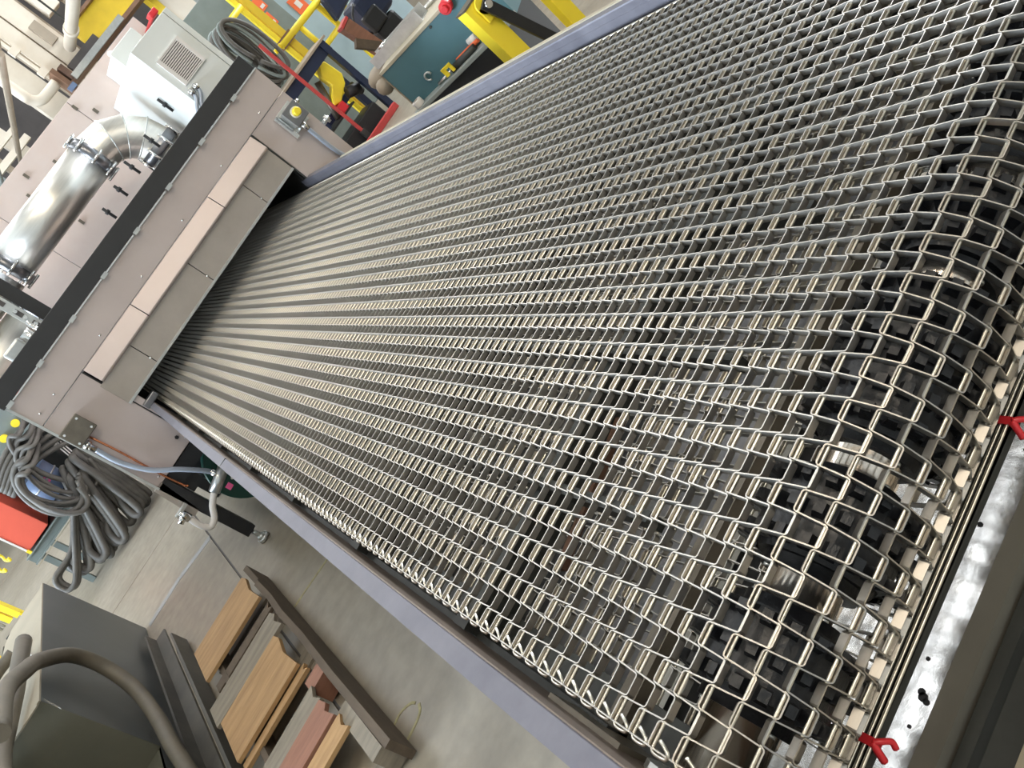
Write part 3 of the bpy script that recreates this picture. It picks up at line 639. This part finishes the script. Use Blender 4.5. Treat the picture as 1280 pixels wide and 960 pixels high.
# ------------------------------------------------------------------ left background: welder cart, cables, bucket
YC = 12.6
ct = Thing('cable_rack', 'grey-green steel rack carrying hanging welding cables behind the oven', 'rack', (-2, YC, ZF))
ct.part('beam', M().box(-2.80, -1.12, YC, YC+.06, -1.60, -1.46).box(-2.80, -1.12, YC-.07, YC, -1.60, -1.585).box(-2.80, -1.12, YC-.07, YC, -1.475, -1.46), 'grey_green')
ct.part('beam_edge', M().box(-2.80, -1.12, YC-.09, YC-.07, -1.63, -1.615), 'bin_tan')
ct.part('shelf', M().box(-2.80, -1.0, YC+.06, YC+1.2, -1.50, -1.46), 'dark_steel')
for x in (-2.74, -1.1): ct.part('post', M().box(x, x+.08, YC+1.1, YC+1.2, ZF, .2), 'grey_green'); ct.part('post', M().box(x, x+.08, YC+.06, YC+.14, ZF, -1.5), 'grey_green')
for k in range(3): ct.part('slat', M().bar((-1.26-.035*k, YC-.16, -.93), (-1.44-.02*k, YC-.16, -1.72+.05*k), .014, .02), 'plastic_white')
ct.part('slat_end', M().bar((-1.24, YC-.16, -.92), (-1.44, YC-.16, -.93), .014, .02), 'plastic_white')
ct.part('slat_end', M().bar((-1.26, YC-.16, -.93), (-1.26, YC+.1, -.93), .014, .02), 'plastic_white')
ct.part('back_panel', M().box(-2.8, -1.0, YC+1.2, YC+1.24, -1.5, .6), 'dark_steel')
for k, x in enumerate((-1.38, -1.63)):
    ct.part('knob', M().cyl((x, YC+1.1, -.43), (x, YC+1.2, -.43), .045, 14), 'yellow')
wd_ = Thing('welder', 'bright orange-red cabinet at the left edge above the cable rack', 'cabinet', (-2.5, YC, -1.46))
wd_.part('body', M().box(-2.69, -2.29, YC-.02, YC+.9, -1.43, -.45), 'orange_red', bevel=.01)
wd_.part('trim', M().box(-2.715, -2.69, YC-.03, YC+.9, -1.43, -.45), 'plastic_white')
wd_.part('corner', M().box(-2.72, -2.68, YC-.04, YC+.02, -1.46, -1.40), 'yellow')
op = Thing('cabinet', 'grey-green cabinet with an orange edge behind the left end of the black beam', 'cabinet', (-1.5, 13.0, ZF))
op.part('body', M().box(-2.3, -1.06, 13.0, 13.6, -.62, .7), 'grey_green', bevel=.01); op.part('edge', M().box(-1.06, -1.01, 12.95, 13.6, -.62, .7), 'orange_red')
op.part('leg', M().box(-1.5, -1.4, 13.2, 13.3, -1.46, -.62), 'dark_steel'); op.part('leg', M().box(-2.2, -2.1, 13.2, 13.3, -1.46, -.62), 'dark_steel')
for x, z in ((-1.38, -.40), (-1.62, -.40)): op.part('knob', M().cyl((x, 12.94, z), (x, 13.0, z), .055, 14), 'yellow')
bk = Thing('blue_bucket', 'blue-grey metal drum wound with cables and marked in pink', 'drum', (-1.87, 12.9, -1.46))
bk.part('body', M().cyl((-1.87, YC+.02, -1.30), (-1.85, YC+.02, -.90), .26, 28), 'blue_plastic'); bk.part('base', M().cyl((-1.87, YC+.02, -1.46), (-1.87, YC+.02, -1.30), .22, 24), 'black')
bk.part('rim', M().tube([(-1.86+.265*math.cos(a), YC+.02+.265*math.sin(a), -1.08) for a in [2*math.pi*k/28 for k in range(28)]], .012, 6, closed=True), 'galv')
pk = M()
for a, b in (((-1.80, -1.0), (-1.72, -1.06)), ((-1.72, -1.0), (-1.80, -1.08)), ((-1.70, -1.05), (-1.76, -1.12)), ((-1.78, -1.02), (-1.70, -1.03)), ((-1.81, -1.06), (-1.74, -1.12))):
    pk.bar((a[0]+.0, YC-.262, a[1]), (b[0], YC-.262, b[1]), .01, .014)
bk.part('pink_mark', pk, 'pink', label='pink scribble')
rn = random.Random(3)
# big cable bundle draped over the beam down to the floor
for k in range(20):
    u = k/19.; xt = -1.22-.55*u+rn.uniform(-.05, .05); xb = -1.30-1.35*u+rn.uniform(-.12, .12); yy = YC-.16-.05*(k % 5)-.04*rn.random()
    zb = -2.28+.42*max(0, u-.55)+rn.uniform(0, .05); zt_ = -1.42+.25*rn.random() if k < 15 else -1.45
    a = rn.uniform(.06, .16)
    pts = [(xt, yy+.3, zt_-.02), (xt-.02, yy, zt_), ((xt*.6+xb*.4), yy-.03, zt_*.62+zb*.38), ((xt*.2+xb*.8), yy-.06, zt_*.2+zb*.8), (xb-.02, yy-.08, zb), (xb-a, yy-.05, zb+.03), (xb-a*.6, yy+.02, zb+.22), (xt*.35+xb*.65-.03, yy+.08, zt_*.4+zb*.6), (xt-.10, yy+.12, zt_-.05)]
    hose('welding_cable', pts, rn.choice([.036, .042, .05]), 'rubber_grey', 'grey welding cable looped in the thick bundle hanging to the floor behind the bin', 'cable', 5, 9, 'welding cables in the hanging bundle')
# cables wound round the drum
for k in range(9):
    cx_ = -1.50-.035*k+rn.uniform(-.06, .06); cz_ = -.98-.03*k+rn.uniform(-.05, .05); ry = rn.uniform(.38, .60); rx = rn.uniform(.14, .34); yy = YC-.30-.035*k; tl_ = rn.uniform(-.2, .25)
    pts = []
    for j in range(10):
        a = math.radians(-150+j*30); pts.append((cx_-rx*math.cos(a)+tl_*math.sin(a)*.6, yy+.04*math.sin(a*2), cz_+ry*math.sin(a)))
    pts.append((pts[-1][0]+.25, YC-.12, pts[-1][2]+.10)); pts.append((-1.05, YC-.10, pts[-1][2]+.12))
    hose('coiled_cable', pts, rn.choice([.030, .036, .042]), 'rubber_grey', 'brownish cable coiled in front of the blue-grey drum', 'cable', 5, 9, 'cables coiled round the drum')
for k in range(6):
    o = .09*k
    hose('stray_cable', [(-1.08-.02*k, YC-.1, -.52-.12*k), (-1.30, YC-.2, -.48-.10*k), (-1.75, YC-.22, -.50-.06*k), (-2.15, YC-.15, -.62-.05*k)], .034, 'rubber_grey', 'grey-brown cable running left from behind the corner of the oven front', 'cable', 5, 9, 'cables leaving the oven corner to the left')
single('cable_lug', M().box(-1.76, -1.66, YC-.5, YC-.44, -1.60, -1.54), 'plastic_white', 'white label wrapped on a cable at the rack beam', 'label', (-1.7, YC-.46, -1.57))
yk = Thing('yellow_rack', 'bright yellow slatted steel stand at the left edge of the photo', 'stand', (-4.3, 15, ZF))
for k, (xa, mt) in enumerate(((-4.10, 'yellow'), (-4.22, 'yellow'), (-4.50, 'yellow'), (-4.78, 'yellow'))): yk.part('bar', M().box(xa-.09, xa, 15, 15.1, -2.12+.05*k, -1.5), mt)
for xa in (-4.32, -4.38, -4.44): yk.part('rod', M().cyl((xa, 15.05, -2.05), (xa, 15.05, -1.5), .022, 8), 'galv')
for xa in (-4.1, -4.85): yk.part('post', M().box(xa-.06, xa, 15.1, 15.2, ZF, -1.5), 'yellow')
for k, (x, z) in enumerate(((-3.45, -1.46), (-3.62, -1.50), (-3.85, -1.50))):
    hose('yellow_hook', [(x, 15, z+.2), (x, 15, z+.05), (x-.02, 14.97, z-.03), (x+.02, 14.94, z-.08), (x+.03, 14.93, z-.03)], .022, 'yellow', 'small yellow hook hanging at the left edge, %s of three' % ['upper', 'middle', 'lowest'][k], 'hook', 4, 8, 'yellow hooks at the left edge')

# ------------------------------------------------------------------ right background
tb = Thing('work_table', 'navy blue steel work table with a brown top right of the oven', 'table', (5.5, 14.3, ZF))
tb.part('tabletop', M().box(4.80, 6.22, 13.95, 14.75, -.80, -.76), 'cream_dark', bevel=.005)
tb.part('apron', M().box(4.86, 6.16, 14.0, 14.04, -1.0, -.80), 'navy')
tb.part('apron', M().box(4.86, 4.90, 14.0, 14.7, -1.0, -.80), 'navy')
for x in (4.90, 6.08):
    for y in (14.02, 14.62): tb.part('leg', M().box(x-.05, x+.06, y-.05, y+.06, ZF, -.80), 'navy')
tb.part('stretcher', M().box(4.9, 6.1, 14.6, 14.68, -1.75, -1.63), 'navy'); tb.part('stretcher', M().box(5.0, 5.08, 14.0, 14.6, -1.7, -1.6), 'navy')
tb.part('shelf', M().box(4.92, 5.7, 14.05, 14.6, -1.78, -1.75), 'black')
sw = Thing('yellow_saw', 'yellow power saw body standing under the navy table', 'saw', (5.7, 14.3, -1.75))
sw.part('body', M().prism([(5.86, 14.2, -.98), (5.98, 14.2, -1.02), (6.02, 14.2, -1.36), (5.92, 14.2, -1.50), (5.62, 14.2, -1.62), (5.46, 14.2, -1.56), (5.58, 14.2, -1.44), (5.74, 14.2, -1.34), (5.72, 14.2, -1.14)], (0, .18, 0)), 'yellow', bevel=.02)
sw.part('motor', M().cyl((5.78, 14.15, -1.60), (6.0, 14.15, -1.72), .10, 16).cyl((5.95, 14.2, -1.6), (6.05, 14.3, -1.8), .07, 12), 'black')
sw.part('foot', M().box(5.45, 5.6, 14.1, 14.4, -1.75, -1.6), 'red')
single('metal_tube', M().cyl((5.38, 14.3, -1.75), (5.66, 14.35, -1.14), .06, 12), 'tan_steel', 'brown tube leaning against the yellow saw', 'tube', (5.4, 14.3, -1.7))
rp = Thing('red_post', 'thin red steel bar standing upright in front of the navy table', 'bar', (5.3, 13.85, ZF))
rp.part('bar', M().box(5.28, 5.33, 13.8, 13.85, -2.12, -.08), 'red_paint'); rp.part('socket', M().box(5.26, 5.35, 13.79, 13.87, ZF, -2.10), 'dark_steel')
single('red_floor_rail', M().box(5.15, 6.0, 13.62, 13.72, ZF, ZF+.11), 'red_paint', 'dark red steel beam lying on the floor at the foot of the navy table', 'beam', (5.5, 13.7, ZF), bevel=.01)
single('black_box', M().box(4.95, 5.9, 13.95, 14.5, ZF, ZF+.35), 'black', 'black case on the floor under the navy table', 'case', (5.4, 14.2, ZF), bevel=.02)
YY = 14.9
yf = Thing('yellow_rack', 'tall yellow steel rack with horizontal pipes and hooks for cables', 'rack', (5.9, YY, ZF))
yf.part('upright', M().box(5.98, 6.06, YY, YY+.08, ZF, 1.2), 'yellow'); yf.part('upright', M().box(6.10, 6.24, YY+.02, YY+.12, ZF, 1.2), 'crane_yellow')
yf.part('hook_arm', M().cyl((5.10, YY, .48), (6.05, YY, .48), .055, 12), 'yellow'); yf.part('hook_arm', M().cyl((5.75, YY, -.36), (6.05, YY, -.36), .045, 12), 'yellow')
yf.part('cross_pipe', M().cyl((5.95, YY-.02, -.38), (7.6, YY-.02, -.44), .062, 14), 'yellow')
yf.part('cross_pipe', M().cyl((6.95, YY, -.95), (6.20, YY, -.95), .05, 14), 'yellow')
yf.part('short_upright', M().cyl((6.46, YY, -.44), (6.46, YY, -.95), .05, 14), 'yellow')
yf.part('upright', M().box(6.95, 7.03, YY, YY+.08, ZF, -.40), 'yellow'); yf.part('brace', M().bar((7.0, YY, -.3), (7.5, YY, -1.2), .09, .06), 'yellow')
yf.part('clamp', M().box(5.96, 6.27, YY-.05, YY+.13, -.46, -.30), 'brown_steel')
for x, z in ((5.08, .48), (5.10, .30), (5.74, -.36), (5.55, -.62)): yf.part('hook_tip', M().sphere((x, YY-.05, z), .055, 10, 6), 'yellow')
for k in range(14):
    cx_ = 5.12+.022*k+rn.uniform(-.03, .03); wdt = .17+.02*(k % 6)+rn.uniform(0, .05); yy = YY-.10-.03*k
    zt_ = .56-.02*(k % 4); zb = -.62-.10*rn.random(); lean = rn.uniform(-.05, .18)
    pts = []
    for t in range(0, 375, 25):
        a = math.radians(t+200); f = (1+math.sin(a))/2
        pts.append((cx_+wdt*math.cos(a)*(.75+.35*f)-lean*(1-f)+.10*(1-f), yy, zb+(zt_-zb)*f))
    hose('hanging_cable', pts, rn.choice([.030, .038, .046]), 'rubber_grey' if k % 4 else 'grey_green', 'dark grey cable coiled over the yellow hook arm beside the enclosure', 'cable', 4, 8, 'cables coiled on the yellow hooks')
gc = Thing('grey_cabinet', 'grey-green machine cabinet behind the hanging cables with orange tags', 'cabinet', (5.8, 16, ZF))
gc.part('body', M().box(5.2, 7.0, 16, 17, ZF, 1.1), 'grey_green', bevel=.01)
for x, z, a, b in ((6.76, .30, .15, .26), (6.66, .0, .15, .26), (6.56, -.29, .15, .22)):
    g = gc.part('orange_tag', M().box(x-a/2, x+a/2, 15.985, 16.0, z-b/2, z+b/2), 'orange', label='orange label'); gc.part('white_patch', M().box(x-a*.3, x+a*.3, 15.98, 15.986, z-b*.35, z-b*.12), 'plastic_white', g)
bp_ = Thing('light_blue_cabinet', 'pale blue metal cabinet behind the yellow rack', 'cabinet', (7.6, 16.2, ZF))
bp_.part('body', M().box(7.02, 8.9, 16.1, 17.1, ZF, .9), 'light_blue', bevel=.01)
for x, z, a, b in ((7.30, -.22, .26, .36), (7.35, .25, .24, .3)):
    g = bp_.part('orange_tag', M().box(x-a/2, x+a/2, 16.085, 16.1, z-b/2, z+b/2), 'orange', label='orange label'); bp_.part('white_patch', M().box(x-a*.2, x+a*.2, 16.08, 16.086, z-b*.2, z+b*.2), 'plastic_white', g)
# bench, turned so that its long side runs back from the rail: u along the side, v away behind it
BA = V((3.62, 7.95, 0)); BU = V((.525, -.851, 0)); BV = V((.851, .525, 0))
def bp3(u, v, z): return BA+BU*u+BV*v+V((0, 0, z))
def bbox(mb, u0, u1, v0, v1, z0, z1): return mb.obb(bp3((u0+u1)/2, (v0+v1)/2, (z0+z1)/2), BU*(u1-u0)/2, BV*(v1-v0)/2, V((0, 0, (z1-z0)/2)))
bo = tuple(bp3(.7, .4, ZF))
bh = Thing('teal_bench', 'teal-sided workbench with a beige top, a ledge and black base', 'workbench', bo)
bh.part('worktop', bbox(M(), -.01, 1.45, -.01, .78, -1.075, -1.045), 'beige_top', bevel=.003)
bh.part('side_panel', bbox(M(), 0, 1.43, .0, .03, -1.52, -1.075), 'teal'); bh.part('end_panel', bbox(M(), 0, .02, .03, .76, -1.52, -1.075), 'teal')
bh.part('edge_strip', bbox(M(), -.012, 0, -.012, .01, -1.56, -1.05), 'cream_dark')
bh.part('ledge', bbox(M(), 0, 1.43, -.16, .03, -1.56, -1.52), 'grey_panel', bevel=.005)
bh.part('base', bbox(M(), .05, 1.30, -.12, .70, ZF, -1.56), 'black'); bh.part('end_panel', bbox(M(), 1.41, 1.43, .03, .76, -1.56, -1.075), 'teal')
bh.part('hook', M().tube([bp3(.36, -.02, -1.39)+BU*.04*math.cos(a)+V((0, 0, .04*math.sin(a))) for a in [math.radians(t) for t in range(0, 300, 30)]], .011, 6), 'galv')
bh.part('bolt', M().cyl(bp3(.75, -.012, -1.10), bp3(.75, 0, -1.10), .014, 8), 'dark_steel')
single('hand_wheel', M().cyl(bp3(1.03, -.09, -1.07), bp3(1.03, -.01, -1.07), .062, 20).cyl(bp3(1.03, -.12, -1.07), bp3(1.03, -.09, -1.07), .036, 16), 'red', 'round red hand wheel on the teal bench side near the top of the photo', 'wheel', tuple(bp3(1.03, 0, -1.07)), bevel=.008)
tp = Thing('tape_roll', 'white roll of tape at the far end of the bench ledge', 'tape', tuple(bp3(.10, -.09, -1.52)))
tp.part('roll', M().cyl(bp3(.10, -.09, -1.52), bp3(.10, -.09, -1.45), .055, 24), 'plastic_white', bevel=.006); tp.part('core', M().cyl(bp3(.10, -.09, -1.45), bp3(.10, -.09, -1.447), .028, 20), 'cream_dark')
tl = Thing('grease_gun', 'grey and orange hand tool lying on the bench ledge', 'tool', tuple(bp3(.7, -.08, -1.52)))
tl.part('barrel', M().cyl(bp3(.62, -.08, -1.49), bp3(.95, -.06, -1.49), .034, 14), 'dark_steel'); tl.part('stripe', M().cyl(bp3(.70, -.03, -1.475), bp3(1.0, -.02, -1.475), .022, 10), 'orange')
tl.part('nozzle', M().cyl(bp3(.40, -.06, -1.50), bp3(.62, -.08, -1.49), .018, 10), 'chrome'); tl.part('cap', M().cyl(bp3(.90, 0, -1.44), bp3(1.0, 0, -1.44), .035, 12), 'plastic_white')
tl.part('clamp', bbox(bbox(bbox(M(), .56, .60, -.14, -.12, -1.50, -1.42), .56, .68, -.14, -.12, -1.44, -1.41), .65, .68, -.14, -.12, -1.50, -1.42), 'yellow')
sb = Thing('steel_channel', 'open stainless channel lying on the beige bench top', 'channel', tuple(bp3(.2, .3, -1.045)))
sb.part('tray', bbox(bbox(bbox(M(), -.12, .62, .22, .42, -1.045, -1.035), -.12, .62, .22, .232, -1.035, -.93), -.12, .62, .408, .42, -1.035, -.93), 'galv')
sb.part('white_strip', bbox(M(), .16, .55, .30, .35, -1.035, -.95), 'plastic_white'); sb.part('valve', M().cyl(bp3(.05, .32, -1.035), bp3(.05, .32, -.92), .028, 12).cyl(bp3(.0, .32, -.93), bp3(.12, .32, -.93), .018, 8), 'chrome')
sb.part('tube', M().cyl(bp3(.0, .50, -1.02), bp3(.8, .50, -1.02), .022, 8), 'galv')
ws = Thing('scrap_post', 'dark steel stool behind the far end of the bench holding the wooden blocks', 'stool', (4.12, 8.62, ZF))
ws.part('seat', M().box(3.98, 4.30, 8.50, 8.76, -1.16, -1.13), 'dark_steel'); 
for x in (4.0, 4.26):
    for y in (8.53, 8.73): ws.part('leg', M().box(x-.015, x+.015, y-.015, y+.015, ZF, -1.16), 'dark_steel')
single('wood_block', M().bar((4.15, 8.62, -1.10), (4.06, 8.60, -.58), .13, .13), 'wood_block', 'brown wooden block with reddish top standing behind the bench end', 'wood block', (4.12, 8.62, -1.13))
single('painted_offcut', M().bar((4.06, 8.60, -.575), (4.054, 8.60, -.545), .135, .135), 'red_paint', 'red painted offcut on top of the upright wooden block', 'offcut', (4.06, 8.6, -.57))
single('wood_block', M().bar((3.95, 8.52, -.76), (4.20, 8.52, -1.09), .07, .09), 'wood_dark', 'dark wooden block leaning against the upright reddish one', 'wood block', (4.1, 8.52, -1.1))
single('rag_pile', M().sphere(bp3(-.26, .38, -1.12), .13, 12, 8, (1.2, 1.3, .8)).sphere(bp3(-.22, .22, -1.2), .09, 10, 6, (1, 1.2, 1)), 'cream_dark', 'crumpled beige-brown rag hanging off the far end of the bench', 'rag', tuple(bp3(-.25, .3, -1.15)))
bgp = Thing('tool_bag', 'dark navy tool bag on a black stand behind the stainless channel', 'bag', (5.25, 10.3, ZF))
bgp.part('body', M().obb((5.28, 10.35, -.80), (.26, 0, 0), (0, .20, 0), (.03, 0, .20)), 'navy', bevel=.06); bgp.part('pocket', M().obb((5.12, 10.14, -.92), (.14, 0, 0), (0, .05, 0), (0, 0, .12)), 'black', bevel=.03)
bgp.part('lower_bag', M().obb((5.22, 10.35, -1.14), (.20, 0, 0), (0, .18, 0), (0, 0, .13)), 'black', bevel=.05)
bgp.part('stand', M().box(5.1, 5.4, 10.25, 10.5, ZF, -1.26), 'black')
for o in (0, .05): bgp.part('strap', M().tube(smooth([(5.05, 10.1, -.62), (4.86, 10.05, -.75), (4.80, 10.0, -1.0-o), (4.95, 10.05, -1.16-o)], 6), .014, 8), 'black')
single('blue_jacket', M().obb((7.22, 14.75, -.62), (.26, 0, .03), (0, .09, 0), (.05, 0, .22)), 'navy', 'dark blue jacket draped over the yellow rack pipe', 'jacket', (7, 14.7, -.3), bevel=.06)
# yellow stand with a black arm near the right rail
ys = Thing('yellow_stand', 'bright yellow folding steel stand with a black arm beside the right rail', 'stand', (3.8, 6, ZF))
ys.part('post', M().box(3.555, 3.735, 5.95, 6.09, ZF, -1.045), 'yellow', bevel=.006)
ys.part('post_cap', M().box(3.55, 3.74, 5.945, 6.095, -1.045, -1.03), 'tan_steel')
ys.part('pivot_plate', M().cyl((3.70, 5.92, -1.12), (3.70, 5.945, -1.12), .075, 20).box(3.63, 3.735, 5.92, 5.945, -1.24, -1.12), 'yellow')
ys.part('pivot_pin', M().cyl((3.70, 5.86, -1.14), (3.70, 5.90, -1.14), .032, 16), 'chrome')
ys.part('arm', M().bar((3.68, 5.89, -1.10), (4.02, 5.92, -1.98), .03, .095, up=(1, 0, 0)), 'black', bevel=.004)
ys.part('post', M().box(4.17, 4.31, 5.95, 6.05, ZF, -1.15), 'yellow', bevel=.006)
ys.part('foot_bar', M().box(3.55, 4.8, 5.85, 6.15, ZF, ZF+.1), 'black')
ys.part('arm', M().bar((4.34, 5.9, -1.48), (4.9, 5.95, -1.75), .05, .09), 'black'); ys.part('post', M().box(4.85, 4.98, 5.9, 6.0, ZF, -1.65), 'black')

# ------------------------------------------------------------------ building steel far behind the oven
YQ = 20.
cl = Thing('building_column', 'cream painted built-up steel column behind the oven at top left', 'column', (4.6, YQ, ZF))
for a, b, y, mt in ((4.22, 4.30, .1, 'cream_dark'), (4.30, 4.62, 0, 'cream'), (4.66, 5.08, .02, 'cream'), (4.62, 4.66, .1, 'cream_dark'), (3.62, 4.16, .35, 'cream'), (5.08, 5.14, .1, 'cream_dark')):
    cl.part('flange', M().box(a, b, YQ+y, YQ+y+.3, ZF, 9.9), mt)
cl.part('conduit', M().cyl((4.20, YQ-.05, ZF), (4.20, YQ-.05, 9.9), .035, 10), 'cream')
for z in (2.7, 3.3, 3.9): cl.part('bracket', M().box(4.12, 4.30, YQ-.12, YQ, z, z+.16), 'cream')
cl.part('box', M().box(4.78, 4.98, YQ-.1, YQ+.02, 2.95, 3.45), 'cream_dark')
cb = Thing('crane_beam', 'yellow overhead crane beam with a brown lower flange', 'beam', (7, 19.6, 2.4))
cb.part('web', M().box(5.16, 13, 19.55, 19.70, 2.24, 2.82), 'crane_yellow'); cb.part('lower_flange', M().box(4.25, 13, 19.3, 19.9, 2.16, 2.24), 'brown_steel'); cb.part('upper_flange', M().box(5.16, 13, 19.3, 19.9, 2.82, 2.88), 'brown_steel')
cb.part('rail_cap', M().box(4.35, 5.95, 19.2, 19.3, 2.17, 2.30), 'galv'); cb.part('end_plate', M().box(4.16, 4.26, 19.3, 19.9, 2.05, 2.62), 'brown_steel')
cb.part('bracket', M().box(4.30, 4.42, 19.25, 19.5, 2.24, 2.55), 'rust'); cb.part('blue_clip', M().box(4.08, 4.26, 19.2, 19.3, 2.10, 2.2), 'blue_plastic')
cb.part('stiffener', M().box(4.5, 5.35, 19.4, 19.55, 2.30, 2.46), 'wall_dark')
c2 = Thing('building_column', 'cream column with a yellow edge stripe right of the grey enclosure', 'column', (7.2, YQ, ZF))
c2.part('flange', M().box(6.98, 7.50, YQ, YQ+.4, ZF, 9.9), 'cream'); c2.part('yellow_stripe', M().box(6.84, 6.97, YQ-.02, YQ+.3, ZF, 9.9), 'crane_yellow')
c2.part('flange', M().box(7.55, 8.0, YQ+.2, YQ+.5, ZF, 9.9), 'grey_panel')
gm2 = Thing('grey_duct', 'large grey ventilation duct behind the cream column', 'duct', (8.6, YQ+1, 2))
gm2.part('body', M().box(8.1, 9.5, YQ+.6, YQ+1.8, ZF, 6), 'grey_panel', bevel=.02); gm2.part('door', M().box(8.25, 9.2, YQ+.56, YQ+.6, -.2, 1.6), 'grey_panel', bevel=.02)
pp = Thing('overhead_pipe', 'thick cream pipe running towards the back under the roof', 'pipe', (4.85, 16, 2.63))
pp.part('tube', M().cyl((4.85, 11, 2.63), (4.85, 19.4, 2.63), .115, 16), 'cream'); pp.part('coupling', M().cyl((4.85, 18.2, 2.63), (4.85, 18.4, 2.63), .14, 16), 'cream')
pp.part('hanger', M().cyl((4.85, 12, 2.63), (4.85, 12, 9.98), .02, 6), 'dark_steel'); pp.part('hanger', M().cyl((4.85, 18, 2.63), (4.85, 18, 9.98), .02, 6), 'dark_steel')
single('elbow_pipe', M().tube(smooth([(3.50, 19.5, 9.9), (3.50, 19.5, 6), (3.50, 19.5, 3.4), (3.50, 19.5, 2.72), (3.53, 19.5, 2.56), (3.64, 19.5, 2.46), (3.80, 19.5, 2.44), (4.1, 19.5, 2.44)], 5), .105, 14), 'cream', 'cream pipe coming down and turning at an elbow beside the column', 'pipe', (3.5, 19.5, 4))
for k, (x, z, mt, ww) in enumerate(((3.02, 2.9, 'cream', .32), (2.6, 3.1, 'cream_dark', .16), (2.2, 3.0, 'grey_panel', .25), (1.7, 3.2, 'cream_dark', .12))):
    single('wall_stud', M().box(x, x+ww, 24+.3*k, 24.3+.3*k, ZF, 9.9), mt, 'pale upright wall post behind the oven, number %d from the big column' % (k+1) if False else ['wide cream upright behind the elbow pipe', 'narrow dark cream upright left of the wide one', 'grey upright left of the cream ones at the top left edge', 'thin upright furthest left above the oven body'][k], 'post', (x, 24, ZF))
for k, (z, mt, h) in enumerate(((2.62, 'cream', .16), (2.95, 'cream', .12), (3.9, 'cream_dark', .2), (5.0, 'cream', .2))):
    single('wall_girt', M().box(-16.5, 3.45, 23.2, 23.4, z, z+h), mt, ['cream girt just above the oven body at the left', 'thinner cream girt second above the oven body', 'dark cream girt high on the back wall', 'highest cream girt on the back wall'][k], 'girder', (0, 23.2, z))
for k, (x, z) in enumerate(((2.62, 2.30), (2.05, 2.36), (2.95, 2.62), (1.4, 2.2))):
    single('thin_pipe', M().cyl((x, 13, z), (x, 23, z), .045, 10), 'grey_panel' if k % 2 else 'cream_dark', ['thin pipe running back above the middle of the oven body', 'grey pipe left of the middle one above the oven body', 'upper grey pipe nearest the elbow pipe', 'thin pipe furthest left above the oven body'][k], 'pipe', (x, 18, z), 'thin pipes above the oven')
single('lamp_box', M().box(5.25, 5.6, 19.9, 20.2, 3.3, 3.9), 'cream', 'cream junction box high beside the column top', 'box', (5.4, 20, 3.6), bevel=.02)
single('lamp_box', M().box(5.70, 6.0, 19.9, 20.2, 3.25, 3.7), 'cream_dark', 'darker box right of the cream one at the top edge', 'box', (5.8, 20, 3.5), bevel=.02)
